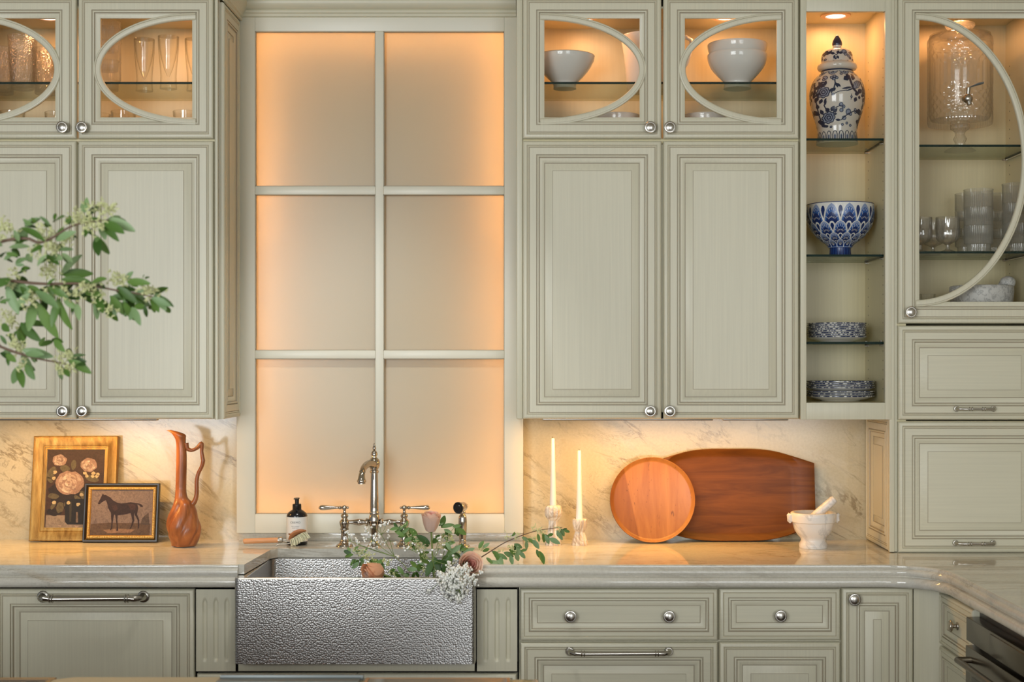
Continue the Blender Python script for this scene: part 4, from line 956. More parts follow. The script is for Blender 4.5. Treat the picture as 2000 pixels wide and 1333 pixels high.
mb = MB(); lp(mb, 1875, YQ, [(244, 18), (247, 19), (252, 18), (258, 10), (264, 8.5), (272, 13), (279, 9.5), (286, 10), (290, 22), (296, 30)], 96, 0, lambda a, z: 1+.03*math.cos(16*a)); mb.build('foot', 'cut_glass', dp, 25)
tp = Vector((X(1887, -.30), YQ-.108, Z(197, -.28)))
mb = MB(); mb.tube([tp+Vector((-.002, 0, .006)), tp+Vector((0, -.03, .006))], .009, 14); mb.sphere(tp+Vector((0, -.036, 0)), .0165, 0, 16, 10); mb.tube([tp+Vector((.002, -.04, -.010)), tp+Vector((.004, -.042, -.021))], [.009, .008], 12); mb.tube([tp+Vector((0, -.036, .012)), tp+Vector((.002, -.036, .036))], [.006, .0075], 12)
mb.build('tap', 'brushed_nickel', dp, 50)
mb = MB(); mb.tube([tp+Vector((.002, -.036, .036)), tp+Vector((.014, -.037, .042)), tp+Vector((.034, -.038, .049)), tp+Vector((.052, -.038, .053))], [.003, .0045, .0085, .006], 12, 0, None, .45); mb.build('tap_lever', 'grey_metal', dp, 50)

# grey mortar in the tall cabinet
mt = thing('granite_mortar', (X(1917, -.19), -.19, tall_fl), 'grey speckled stone mortar on the floor of the tall cabinet', 'mortar')
mb = MB(); lp(mb, 1917, -.19, [(560, 58), (562, 60.5), (572, 61), (590, 59), (602, 54), (604, 50)], 56, 0, None, None, .012); o = mb.build('bowl', 'grey_marble', mt, 50)
dz = tall_fl-min(v.co.z+mt.location.z for v in o.data.vertices)
for v in o.data.vertices: v.co.z += dz
pe = thing('granite_pestle', P(1950, 566, -.20), 'grey stone pestle resting in the granite mortar of the tall cabinet', 'pestle')
mb = MB(); a = P(1930, 586, -.17); b = P(1957, 556, -.205); c = P(1968, 552, -.21); mb.tube([a, b, b*.6+c*.4], [.010, .011, .014], 16); mb.sphere(c, .026, 0, 18, 12, (1.05, 1, .85)); mb.build('body', 'grey_marble', pe, 60)

# white china in the right wall cabinet
YH = -.18
vessel('ribbed_bowl', 'wide white ribbed bowl with dark rim line in the right wall cabinet', 'bowl', 1103, -.2, smooth_prof([(110, 58), (112, 58.5), (120, 56.5), (134, 49), (148, 38), (158, 28), (162, 24), (168, 22), (173.5, 22.5)], 3), 'grey_white_ceramic', .003, 56, lambda a, z: 1+.004*math.sin(z*1400), None, up_sh)
mb = MB(); lp(mb, 1103, -.2, [(109.2, 58.0), (110.2, 58.6), (111.2, 58.2)], 56); lpz = mb.build('rim_line', 'glaze', bpy.data.objects['ribbed_bowl'])
vessel('deep_bowl', 'glossy deep white bowl, lower one of the nested pair', 'bowl', 1440, -.2, smooth_prof([(108, 57.5), (111, 58.2), (122, 56.5), (136, 50), (150, 38), (160, 28), (164, 25.5), (172, 26.5), (175, 27)], 3), 'grey_white_ceramic', .004, 56, None, 'nested white bowls', up_sh)
vessel('deep_bowl', 'glossy deep white bowl, upper one of the nested pair', 'bowl', 1440, -.2, smooth_prof([(87, 57.5), (90, 58.2), (101, 56.0), (112, 51), (126, 44), (142, 33), (150, 22), (152, 18)], 3), 'grey_white_ceramic', .004, 56, None, 'nested white bowls')
pc = thing('white_pitcher', (X(1270, -.15), -.15, up_sh), 'tall white ceramic pitcher half hidden by the door stiles', 'pitcher')
mb = MB(); lp(mb, 1270, -.15, smooth_prof([(70, 58), (73, 58), (85, 55), (110, 51), (140, 48), (165, 46), (177, 44)], 3), 48, 0, None, None, .004); o = mb.build('body', 'white_ceramic', pc, 50)
mb = MB(); mb.tube([P(1326, 76, -.16), P(1340, 70, -.17), P(1350, 76, -.17), P(1350, 92, -.17), P(1341, 120, -.17), P(1328, 140, -.17), P(1316, 148, -.16)], .008, 12); mb.build('handle', 'white_ceramic', pc, 60)
dzp = up_sh-Z(177, -.15)
for ch in pc.children:
    for v in ch.data.vertices: v.co.z += dzp
qb = lambda a, z: 1+.016*abs(math.sin(16*a+z*420))*abs(math.sin(16*a-z*420))
for cx, lb in ((1205, 'white quilted bowl on the cabinet floor below the ribbed bowl'), (1377, 'white quilted bowl on the cabinet floor below the nested bowls')):
    vessel('quilted_bowl', lb, 'bowl', cx, -.17, [(217, 44)]+[(217+i*2, 44.6-i*.35) for i in range(1, 24)]+[(266, 33), (274, 25), (276, 24)], 'grey_white_ceramic', .004, 128, qb, 'quilted white bowls', up_fl)

# ================================================================== things on the counter
ZC = .9142
def frame_thing(name, label, W, H, loc, lean, rz, fw, prof, mats, art):
    t_ = thing(name, loc, label, 'picture'); t_.rotation_euler = (-lean, 0, rz)
    M = lambda p: Vector((p.x, -p.z, p.y))
    mb = MB(); rect_loops(mb, -W/2, W/2, 0, H, prof, M, None, 1); mb.add([M(Vector(p)) for p in ((-W/2, 0, 0), (W/2, 0, 0), (W/2, H, 0), (-W/2, H, 0))], [(0, 1, 2, 3)], 0)
    mb.build('frame', mats, t_, 30, False); art(t_, M); return t_
def art_shape(mb, pts, mat, lift, M):
    n = len(pts); mb.add([M(Vector((x, y, lift))) for x, y in pts], [tuple(range(n))], mat)
# flower still life: W .300, H .372
def flower_art(t_, M):
    W, H = .300, .372; kx = W/(1040-150); ky = H/(1205-95)
    f = lambda x, y: ((x-(150-(y-95)*.037)-445)*kx, (1205-y)*ky)
    mb = MB(); h = .0075
    art_shape(mb, [(-W/2+.045, .045), (W/2-.045, .045), (W/2-.045, H-.045), (-W/2+.045, H-.045)], 0, h, M)
    rnd = random.Random(3)
    def blob(cx, cy, rx, ry, mat, lift, n=18, jag=.12, rot=0):
        pts = []
        for i in range(n):
            a = 2*PI*i/n; r = 1+rnd.uniform(-jag, jag); x = rx*r*math.cos(a); y = ry*r*math.sin(a); pts.append(f(cx+x*math.cos(rot)-y*math.sin(rot), cy+x*math.sin(rot)+y*math.cos(rot)))
        art_shape(mb, pts, mat, h+lift*.00012, M)
    art_shape(mb, [f(275, 930), f(900, 940), f(900, 1062), f(268, 1062)], 2, h+.0001, M)
    blob(500, 720, 200, 170, 1, 2); blob(360, 900, 80, 40, 1, 2); blob(650, 900, 90, 60, 10, 2)
    for c in ((330, 480, 40, 70, .6), (420, 850, 40, 60, .3), (350, 730, 60, 30, .1), (620, 780, 70, 30, .9), (760, 545, 70, 35, .2), (560, 400, 28, 55, .1), (470, 440, 55, 40, .3), (660, 720, 50, 30, 1.2), (500, 800, 50, 26, -.8), (350, 830, 50, 20, -1), (310, 560, 40, 22, .8)):
        blob(c[0], c[1], c[2], c[3], 6, 3, 12, .1, c[4])
    art_shape(mb, [f(475, 760), f(690, 760), f(690, 1000), f(670, 1030), f(500, 1030), f(472, 1000)], 10, h+.0005, M)
    art_shape(mb, [f(520, 790), f(545, 790), f(540, 1000), f(520, 1000)], 7, h+.0006, M); art_shape(mb, [f(590, 900), f(610, 900), f(612, 1010), f(588, 1010)], 8, h+.0006, M)
    art_shape(mb, [f(400, 1040), f(440, 1035), f(430, 1058)], 3, h+.0005, M); art_shape(mb, [f(570, 1040), f(620, 1050), f(590, 1062)], 3, h+.0005, M)
    for (cx, cy, R) in ((515, 590, 1.0), (410, 350, .50), (720, 400, .58)):
        blob(cx, cy, 150*R, 125*R, 4, 6, 22, .07)
        for i in range(30):
            a = rnd.uniform(0, 2*PI); d = 112*R*math.sqrt(1-i/30); blob(cx+d*math.cos(a), cy+d*.8*math.sin(a), 44*R*(1-i/60), 24*R*(1-i/60), (3, 4, 3, 5, 4, 3)[i % 6], 7+i*.3, 14, .10, a+PI/2)
        blob(cx-5, cy-10, 30*R, 24*R, 3, 16); blob(cx-2, cy-5, 17*R, 12*R, 4, 17)
    for c in ((680, 490), (700, 515), (770, 490), (765, 520), (820, 500), (805, 520), (365, 480), (350, 540), (650, 715), (360, 800), (510, 800), (610, 820)): blob(c[0], c[1], 22, 18, 9, 9, 8, .25)
    o = mb.build('painting', ['canvas_%d' % i for i in range(11)], t_, 30, False); o['label'] = 'dark still life of pale roses in a glass vase'
GP = [(0, 0, 0), (0, .020, 0), (.002, .022, 0), (.006, .0225, 0), (.0065, .021, 1), (.009, .021, 0), (.034, .012, 0), (.036, .0135, 0), (.040, .0135, 0), (.0405, .011, 1), (.043, .011, 0), (.047, .0115, 0), (.048, .007, 1)]
GP = [(o, -d, m_) for o, d, m_ in GP]
frame_thing('flower_picture', 'gilt-framed still life of pale roses leaning on the backsplash', .300, .372, (X(142, -.066), -.062, ZC+.001), math.radians(8.2), 0, .05, GP, ['gold_leaf', 'glaze'], flower_art)
def horse_art(t_, M):
    W, H = .264, .2065; kx = W/(1517-690); ky = H/(1222-580)
    f = lambda x, y: ((x-(1103.5-(y-900)*.035)+2)*kx, (1222-y)*ky)
    mb = MB(); h = .0075
    art_shape(mb, [(-W/2+.02, .02), (W/2-.02, .02), (W/2-.02, H-.02), (-W/2+.02, H-.02)], 0, h, M)
    art_shape(mb, [f(765, 1025), f(960, 1010), f(1420, 1020), f(1410, 1150), f(750, 1150)], 5, h+.0001, M)
    art_shape(mb, [f(900, 1090), f(1050, 1075), f(1250, 1085), f(1200, 1120), f(950, 1125)], 4, h+.0002, M)
    art_shape(mb, [f(1310, 1030), f(1330, 960), f(1400, 900), f(1410, 1040)], 6, h+.0002, M); art_shape(mb, [f(790, 1020), f(815, 960), f(840, 1020)], 1, h+.0002, M)
    art_shape(mb, [f(*p) for p in ((838, 800), (862, 755), (880, 715), (893, 690), (903, 706), (925, 708), (975, 735), (1010, 770), (1060, 795), (1100, 800), (1160, 795), (1200, 786), (1245, 795), (1275, 815), (1285, 845), (1280, 880), (1262, 915), (1240, 905), (1195, 905), (1150, 920), (1100, 925), (1060, 930), (1010, 922), (985, 905), (965, 875), (950, 840), (938, 790), (925, 765), (905, 775), (880, 790), (860, 808), (845, 810))], 2, h+.0004, M)
    for leg in (((985, 895), (1020, 915), (1012, 960), (1003, 1020), (1000, 1075), (985, 1092), (975, 1088), (988, 1060), (990, 1000), (985, 950)), ((1030, 920), (1060, 920), (1055, 980), (1060, 1040), (1066, 1095), (1050, 1105), (1045, 1095), (1050, 1050), (1040, 990)),
                ((1200, 890), (1245, 880), (1240, 930), (1242, 990), (1225, 1040), (1205, 1075), (1190, 1078), (1205, 1050), (1222, 985), (1210, 940)), ((1240, 890), (1282, 870), (1272, 920), (1296, 975), (1298, 1030), (1292, 1075), (1280, 1070), (1285, 1030), (1278, 980), (1250, 930))):
        art_shape(mb, [f(*p) for p in leg], 2, h+.0005, M)
    art_shape(mb, [f(*p) for p in ((1230, 795), (1270, 797), (1310, 805), (1335, 825), (1336, 842), (1312, 838), (1290, 815), (1255, 810))], 2, h+.0005, M)
    art_shape(mb, [f(*p) for p in ((1170, 810), (1230, 805), (1260, 830), (1250, 870), (1200, 870))], 3, h+.0006, M); art_shape(mb, [f(*p) for p in ((990, 830), (1040, 815), (1060, 860), (1020, 890))], 3, h+.0006, M)
    o = mb.build('painting', ['horse_%d' % i for i in range(7)], t_, 30, False); o['label'] = 'dark horse standing in a dusky field'
    mb = MB(); r = .0028                                         # beaded gold slip
    for i in range(40):
        x = -W/2+.018+(W-.036)*i/39
        for y in (.018, H-.018): mb.sphere(M(Vector((x, y, .0125))), r, 0, 6, 4)
    for i in range(1, 30):
        y = .018+(H-.036)*i/30
        for x in (-W/2+.018, W/2-.018): mb.sphere(M(Vector((x, y, .0125))), r, 0, 6, 4)
    tag(mb.build('beading', 'gold_trim', t_, 60, False), kind='stuff')
HP = [(0, 0, 0), (0, .016, 0), (.002, .018, 0), (.006, .018, 0), (.013, .012, 0), (.0135, .011, 1), (.0155, .0125, 1), (.0205, .0125, 1), (.0225, .010, 1), (.024, .007, 1)]
HP = [(o, -d, m_) for o, d, m_ in HP]
frame_thing('horse_picture', 'small black and gold framed painting of a dark horse, leaning on the larger picture', .264, .2065, (X(236, -.09), -.0885, ZC+.001), math.radians(8.6), 0, .03, HP, ['frame_black', 'gold_trim'], horse_art)

# carved wooden pitcher
YP = -.19
wp = thing('wooden_pitcher', (X(362, YP), YP, ZC), 'carved reddish wooden pitcher with twisted body, pointed spout and looping handle', 'pitcher')
qz = lambda x, y: (300+x/5.128, 820+y/5.128)
pairs = [((128, 108), (175, 105)), ((150, 118), (230, 118)), ((178, 135), (292, 138)), ((205, 170), (322, 158)), ((220, 205), (322, 200)), ((227, 250), (322, 260)), ((228, 330), (330, 330)), ((227, 420), (332, 420)), ((225, 520), (330, 520)), ((222, 620), (328, 620)), ((219, 720), (328, 720)), ((212, 790), (345, 790)),
         ((195, 840), (395, 835)), ((175, 900), (425, 895)), ((150, 960), (445, 960)), ((132, 1030), (462, 1030)), ((130, 1075), (475, 1085)), ((142, 1140), (470, 1140)), ((160, 1190), (458, 1190)), ((178, 1230), (440, 1235)), ((183, 1262), (425, 1262))]
pl_ = smooth_prof([a+b for a, b in pairs], 4); mb = MB(); rings = []; n = 56
for lx, ly, rx, ry in pl_:
    a = P(*qz(lx, ly), YP); b = P(*qz(rx, ry), YP); c = (a+b)/2; h = (b-a)/2; dr_ = h.length*(1 if ly > 700 else .85); ring = []
    for k in range(n):
        th = 2*PI*k/n; m_ = 1.0
        if ly > 740:
            s_ = min(1, (ly-740)/120)*min(1, max(0, (1275-ly))/60+.25); m_ = 1-.17*s_*(1-abs(math.sin(2.5*th-(ly-740)/250*2.6)))**1.6
        ring.append(c+h*math.cos(th)*(m_ if ly > 740 else 1)+Vector((0, -1, 0))*dr_*math.sin(th)*m_)
    rings.append(ring)
mb.loops(rings, 0, cap0=True, cap1=True); mb.build('body', 'carved_wood', wp, 50)
hp = [(325, 235), (338, 290), (380, 308), (425, 292), (460, 262), (478, 240), (484, 265), (482, 320), (490, 380), (495, 420), (478, 480), (448, 540), (432, 620), (432, 700), (428, 770), (405, 830), (370, 860)]
hr = [26, 22, 17, 18, 22, 22, 20, 17, 19, 20, 19, 19, 20, 21, 22, 26, 30]
sp = smooth_prof([(x, y, r) for (x, y), r in zip(hp, hr)], 3)
mb = MB(); mb.tube([P(*qz(x, y), YP) for x, y, r in sp], [r/5.128*(5.1+YP)/FPX for x, y, r in sp], 14); mb.build('handle', 'carved_wood', wp, 70)

# soap bottle
YO = -.135
so = thing('soap_bottle', (X(580, YO), YO, ZC), 'black pump soap bottle with cream printed label behind the dish brush', 'soap bottle')
kk = (5.1+YO)/FPX
mb = MB(); lp(mb, 580, YO, [(994.5, 7.5), (996, 9), (999, 14), (1003, 18.5), (1007, 20), (1010, 20.2), (1063, 20.2), (1065.6, 19)], 48); mb.build('bottle', 'soap_black', so, 50)
mb = MB(); lp(mb, 580, YO, [(1009, 20.45), (1057, 20.45)], 64); mb.v = [v for v in mb.v]; mb.f = mb.f[:-2]; mb.m = mb.m[:-2]; lab = mb.build('label', 'soap_label', so, 60)
mb = MB(); lp(mb, 580, YO, [(984.5, 7.4), (985.5, 8.5), (997, 8.6), (998, 8)], 32); lp(mb, 580, YO, [(972.8, 4.8), (973.4, 5.4), (974.5, 5.2), (975.5, 4.2), (985, 4.0)], 24); mb.build('pump', 'black', so, 40)
mb = MB(); xq = X(580, YO); mb.box(xq-.0065, xq+.0065, YO-.034, YO+.006, Z(974.6, YO), Z(972.6, YO), bev=.0015); mb.build('nozzle', 'black', so)
def wrapped_text(txt, py, size, mat, w=None):
    cu = bpy.data.curves.new('t', 'FONT'); cu.body = txt; cu.size = size; cu.align_x = 'CENTER'; cu.resolution_u = 3; cu.space_character = 1.15
    ob = bpy.data.objects.new('t', cu); COL.objects.link(ob); dg = bpy.context.evaluated_depsgraph_get(); dg.update()
    me = bpy.data.meshes.new_from_object(ob.evaluated_get(dg)); r = 20.55*kk+.0001; mb = MB()
    mb.add([(xq+r*math.sin(v.co.x/r), YO-r*math.cos(v.co.x/r), Z(py, YO)+v.co.y) for v in me.vertices], [tuple(p.vertices) for p in me.polygons])
    bpy.data.objects.remove(ob); bpy.data.meshes.remove(me); o = mb.build('lettering', mat, lab, 60); return o
wrapped_text('CREMO', 1021.0, .0098, 'ink'); wrapped_text('MOISTURIZING', 1027.2, .0036, 'ink'); wrapped_text('HAND SOAP', 1030.4, .0036, 'ink'); wrapped_text('ITALIAN', 1036.2, .0044, 'ink_blue'); wrapped_text('BERGAMOT', 1040.0, .0044, 'ink_blue')
mb = MB(); r = 20.5*kk; vs = []
for i in range(5):
    a = -.75+i*.1
    for py in (1040.5, 1043.5): vs.append((xq+r*math.sin(a), YO-r*math.cos(a), Z(py, YO)))
mb.add(vs, [(2*i, 2*i+2, 2*i+3, 2*i+1) for i in range(4)]); mb.build('label_patch', 'orange_glow_and_patch', lab)

# dish brush
YR = -.185
br = thing('dish_brush', (X(540, YR), YR, ZC), 'wooden dish brush with metal neck and pale bristles lying by the sink', 'brush')
bq = lambda x, y, Y=YR: P(460+x/8.885, 950+y/8.885, Y)
mb = MB(); mb.tube([bq(140, 962), bq(150, 960), bq(300, 952), bq(600, 942), bq(745, 938)], [.0075, .0098, .0103, .0103, .0098], 10, 0, None, .9); mb.build('handle', 'pale_wood', br, 40)
mb = MB(); mb.tube([bq(742, 938), bq(800, 935), bq(820, 935)], [.0105, .0105, .0085], 14); mb.tube([bq(815, 930), bq(900, 930), bq(960, 945), bq(1010, 900)], .0017, 8); mb.tube([bq(815, 945), bq(900, 960), bq(975, 960), bq(1030, 880)], .0017, 8); mb.tube([bq(700, 1030), bq(760, 1005), bq(900, 1005), bq(960, 985)], .0022, 8); mb.build('wire_neck', 'aged_nickel', br, 50)
mb = MB(); c0, c1 = bq(935, 935), bq(1225, 775); pts = []
for i in range(9):
    u = i/8; p = c0.lerp(c1, u)+Vector((-.006, 0, .009))*math.sin(PI*u); pts.append(p)
mb.tube(pts, [.006, .010, .013, .0145, .015, .0145, .013, .010, .005], 16, 0, None, .5); mb.build('head', 'copper_wood', br, 60)
mb = MB(); rnd = random.Random(5)
for i in range(150):
    u = rnd.random(); base = c0.lerp(c1, .06+.86*u)+Vector((0, rnd.uniform(-.010, .010), 0)); tip = bq(965+u*330+rnd.uniform(-15, 15), 1058-u*165+rnd.uniform(-14, 14), YR+rnd.uniform(-.016, .016)); tip.z = max(tip.z, ZC+.001)
    mb.tube([base, base.lerp(tip, .5)+Vector((.001, 0, .001)), tip], [.0009, .0009, .0007], 4)
tag(mb.build('bristles', 'bristle', br), kind='stuff')

# ------------------------------------------------------------------ bridge faucet and side spray
YA = -.19
fa = thing('bridge_faucet', (X(731, YA), YA, ZC), 'polished nickel bridge faucet with lever handles and curved spout', 'faucet')
def fl(cx, prof, name, parent=fa, mat='polished_nickel', seg=28): mb = MB(); lp(mb, cx, YA, prof, seg); return mb.build(name, mat, parent, 45)
post = smooth_prof([(1004, 4.2), (1006, 6.5), (1009, 7.6), (1012, 5.6), (1014, 5.6), (1017, 8.3), (1021, 10.2), (1026, 8.8), (1029, 8), (1032, 7.4), (1033, 8.6), (1035, 8.6), (1036, 7), (1050, 6.8), (1056, 8.0), (1057, 9.4), (1059, 9.4), (1061, 11), (1065, 16), (1068.2, 17)], 2)
for cx in (673, 789.6): fl(cx, post, 'post')
fl(731, smooth_prof([(866.5, .3), (868, 1.6), (870, 1.9), (872, 2.3), (875, 3.4), (878, 3.2), (880, 1.9), (882, 4.4), (886, 6.2), (889.5, 6.4), (891, 4.6), (893, 5), (895, 5)], 2), 'finial')
fl(731, smooth_prof([(894, 4.6), (897, 8.4), (902, 10.8), (907, 11.2), (912, 10.2), (917, 7.6), (919, 7.2), (920, 8.6), (923, 8.8), (925, 7.6)], 2), 'spout_hub')
fl(731, smooth_prof([(924, 6.8), (950, 7.4), (980, 8.2), (1000, 8.4), (1001, 9.8), (1004, 10), (1005.5, 8.6), (1008, 9.4), (1014, 10.6), (1020, 11), (1026, 9.6), (1034, 7.6), (1046, 6.4), (1056, 7.6), (1062, 10.6), (1066, 13), (1068.2, 14)], 2), 'column')
for s in (-1, 1):
    pr = [(11, 6.0), (13, 7.4), (16, 7.4), (17, 5), (20, 4.4), (26, 6.2), (31, 6.5), (38, 4.6), (46, 3.8), (52, 3.8), (54, 5)]
    mb = MB(); mb.lathe([(r*kk, d*kk) for d, r in smooth_prof(pr, 2)], 24, 0, lambda p, s=s: Vector((X(731, YA)+s*p.z, YA+p.x, Z(1020.5, YA)+p.y))); mb.build('bridge_arm', 'polished_nickel', fa, 45)
    cx = 673 if s < 0 else 789.6
    pr = [(-8.5, .2), (-8, 2), (-6, 2.6), (-4.5, 1.7), (-3.5, 3.4), (0, 4.8), (3.5, 3.6), (6, 2.2), (8, 3.4), (10, 3.4), (12, 2.2), (20, 2.8), (30, 3.8), (40, 4.8), (46, 4.4), (49, 2.6), (50, .2)]
    mb = MB(); mb.lathe([(max(r, .1)*kk, d*kk) for d, r in smooth_prof(pr, 2)], 20, 0, lambda p, s=s, cx=cx: Vector((X(cx, YA)+s*p.z, YA-.004+p.x, Z(992, YA)+p.y))); lp(mb, cx, YA, [(995, 3.2), (998, 2.6), (1002, 3.2), (1005, 5)], 16); mb.build('lever_handle', 'polished_nickel', fa, 45)
hub = P(731, 909, YA)
mb = MB(); sp = smooth_prof([(0, 0, 0, 8.4), (-3, -.02, .006, 7.6), (-8, -.05, .008, 6.8), (-12.5, -.082, .002, 6.2), (-15, -.105, -.010, 5.8), (-15.8, -.118, -.026, 6.2), (-16, -.122, -.038, 7.2), (-16, -.123, -.043, 8.6), (-16, -.123, -.047, 8.8), (-16, -.123, -.049, 7.4), (-16, -.123, -.054, 7.4)], 3)
mb.tube([hub+Vector((dx*kk, dy, dz_)) for dx, dy, dz_, r in sp], [r*kk for *_, r in sp], 20); mb.build('spout', 'polished_nickel', fa, 50)
ss = thing('side_spray', (X(904, YA), YA, ZC), 'polished nickel side spray with black nozzle beside the pink rose', 'faucet sprayer')
fl(903.5, smooth_prof([(999, 5.4), (1002, 6.2), (1005, 5.0), (1008, 7), (1014, 8.2), (1022, 8.6), (1034, 8.2), (1046, 7.4), (1054, 6.4), (1056, 7.4), (1058, 7.4), (1060, 6.6), (1062, 7.4), (1064, 8), (1065, 13), (1068.2, 14.5)], 2), 'grip', ss)
a = P(905, 990, YA-.0); d_ = Vector((-.45, -.88, -.05)).normalized(); rotm = d_.to_track_quat('Z', 'Y').to_matrix().to_4x4()
mb = MB(); mb.lathe([(r*kk, z*kk) for z, r in ((-13, 1.5), (-12, 4), (-10, 4.6), (-9, 3.2), (-7, 6), (0, 9), (6, 9.4), (12, 10), (17, 11.6), (19, 11.8), (20, 11.2))], 28, 0, Matrix.Translation(a) @ rotm); mb.build('spray_head', 'polished_nickel', ss, 45)
mb = MB(); mb.lathe([(r*kk, z*kk) for z, r in ((19.6, 11), (20.6, 10.6), (20.2, 6), (21.2, 5), (21.2, .1))], 28, 0, Matrix.Translation(a) @ rotm); mb.build('nozzle', 'black', ss, 40)

# ------------------------------------------------------------------ candles
YC = -.155; kc = (5.1+YC)/FPX
cq = lambda y: 840+y/5.556
def candle_set(cx, prof, ctop, cbot, hw, lab_h, lab_c, w):
    h = thing('candle_holder', (X(cx, YC), YC, ZC), lab_h, 'candle holder', 'fluted marble candle holders')
    mb = MB(); lp(mb, cx, YC, smooth_prof([(cq(y), r/5.556) for y, r in prof], 4), 96, 0, lambda a, z: 1-.10*abs(math.sin(6*a))**.7); mb.build('body', 'onyx_marble', h, 40)
    dz_ = ZC-min(v.co.z for v in h.children[0].data.vertices)-ZC
    for v in h.children[0].data.vertices: v.co.z += dz_
    c = thing('taper_candle', (X(cx, YC), YC, Z(cq(cbot), YC)), lab_c, 'candle', 'white taper candles')
    mb = MB(); lp(mb, cx+w, YC, [(cq(ctop), 2), (cq(ctop)+.6, 3.0), (cq(ctop+20), 3.3), (cq((ctop+cbot)/2), 4.6), (cq(cbot), hw)], 28); mb.build('wax', 'candle_wax', c, 50)
    mb = MB(); p = P(cx+w, cq(ctop), YC); mb.tube([p, p+Vector((-.0006, 0, .003)), p+Vector((-.0016, 0, .0055))], .0007, 6); mb.build('wick', 'wick', c)
candle_set(1081, [(815, 55), (822, 78), (850, 90), (890, 96), (930, 88), (960, 70), (975, 56), (985, 53), (1050, 56), (1120, 66), (1190, 80), (1245, 92)], 92, 830, 6.6, 'taller fluted marble candle holder with bulbous cup, behind the leafy twig', 'taller white taper candle, left of the two', -1)
candle_set(1132.5, [(962, 60), (965, 76), (1000, 80), (1050, 72), (1085, 60), (1097, 52), (1110, 54), (1160, 70), (1210, 85), (1245, 92)], 225, 975, 6.8, 'shorter fluted marble candle holder with flared foot', 'shorter white taper candle, right of the two', -1)

# ------------------------------------------------------------------ wooden trays
def tray(name, label, outline, inner, floor_in, loc, lean, mat, rim=.020, th=.006):
    """outline, inner, floor_in: same-length 2D rings (local x, z up from the bottom edge)"""
    t_ = thing(name, loc, label, 'tray'); t_.rotation_euler = (-lean, 0, 0); mb = MB()
    R3 = lambda pts, d: [(x, -d, z) for x, z in pts]
    mid = [((a[0]+b[0])/2, (a[1]+b[1])/2) for a, b in zip(inner, floor_in)]
    mb.loops([R3(floor_in, 0), R3(outline, rim*.45), R3(outline, rim*.9), R3([(a[0]*.75+b[0]*.25, a[1]*.75+b[1]*.25) for a, b in zip(outline, inner)], rim), R3(inner, rim*.86), R3(mid, rim*.45), R3(floor_in, th)], 0, cap0=True, cap1=True)
    mb.build('body', mat, t_, 45, False); return t_
kt = (5.1-.08)/FPX; n = 96; Rr = 83*kt
circ = lambda r: [(r*math.cos(2*PI*i/n), Rr+r*math.sin(2*PI*i/n)) for i in range(n)]
tray('round_tray', 'round honey-coloured wooden tray with worn face, leaning in front of the oblong tray', circ(Rr), circ(Rr-.005), circ(Rr-.016), (X(1275, -.107), -.107, ZC+.0008), math.radians(9), 'maple_tray', .018)
def oblong(k):
    """barrel outline, flat ends; k insets (0 outline, 1 dish edge)"""
    pts = []; kk_ = (5.1-.05)/FPX; cx = 1430; top, bot = 879, 1058.5
    if k == 0:
        q1 = [(1592, 968), (1592, 907), (1575, 901.5), (1550, 893.5), (1528, 887), (1510, 883), (1490, 880.3), (1465, 879), (1430, 879)]
    elif k == 1:
        q1 = [(1563, 968), (1562.5, 925), (1561, 914), (1556, 905), (1546, 897), (1530, 891), (1505, 886), (1470, 883.5), (1430, 883.5)]
    else:
        q1 = [(1545, 968), (1545, 930), (1542, 917), (1536, 908), (1526, 901.5), (1512, 898), (1495, 896.5), (1465, 896), (1430, 896)]
    q1 = q1[:2]+smooth_prof(q1[1:], 4)[1:]
    half = q1+[(2*cx-x, y) for x, y in q1[-2::-1]]
    full = half+[(x, 2*968.75-y) for x, y in half[-2:0:-1]]
    sm = []
    for x, y in full: sm.append(((x-cx)*kk_, (1058.5-y)*kk_))
    return sm
tray('oblong_tray', 'large oblong dark walnut tray with straight ends leaning on the backsplash', oblong(0), oblong(1), oblong(2), (X(1430, -.06), -.0585, ZC+.0008), math.radians(7.6), 'walnut_tray', .022)

# ------------------------------------------------------------------ white marble mortar and pestle
YM = -.222
mo = thing('marble_mortar', (X(1588.5, YM), YM, ZC), 'white grey-veined marble mortar with lugs at the counter front', 'mortar')
mq = lambda y: 940+y/7.404
pr = [(mq(y), r/7.404) for y, r in ((468, 318), (478, 326), (520, 330), (600, 322), (612, 300), (680, 285), (740, 262), (790, 228), (830, 190), (860, 176), (885, 182), (920, 202), (950, 206), (978, 200))]
mb = MB(); lp(mb, 1588.5, YM, pr, 64, 0, None, None, .009); o = mb.build('bowl', 'white_marble', mo, 40); dz_ = -min(v.co.z for v in o.data.vertices)
for v in o.data.vertices: v.co.z += dz_
for i, a in enumerate((PI*1.02, -.02)):
    rr = 318/7.404*(5.1+YM)/FPX; mb = MB(); c = Vector((X(1588.5, YM)+rr*math.cos(a), YM+rr*math.sin(a), Z(mq(545), YM)+dz_))
    mb.tube([c+Vector((0, 0, -.013)), c+Vector((math.cos(a)*.004, 0, -.009)), c+Vector((math.cos(a)*.005, 0, .009)), c+Vector((math.cos(a)*.003, 0, .0125))], [.009, .0115, .0118, .0095], 16); mb.build('lug', 'white_marble', mo, 50)
ms = thing('marble_pestle', P(1600, 1004, YM), 'white marble pestle leaning in the mortar', 'pestle')
mb = MB(); a = P(1582, 1018, YM); b = P(1630, 975, YM-.005); dd = (b-a)
mb.tube([a, a+dd*.1, a+dd*.4, a+dd*.8, a+dd*.95, b, b+dd*.012], [.012, .0155, .0165, .0150, .0145, .012, .006], 20); mb.build('body', 'white_marble', ms, 50)

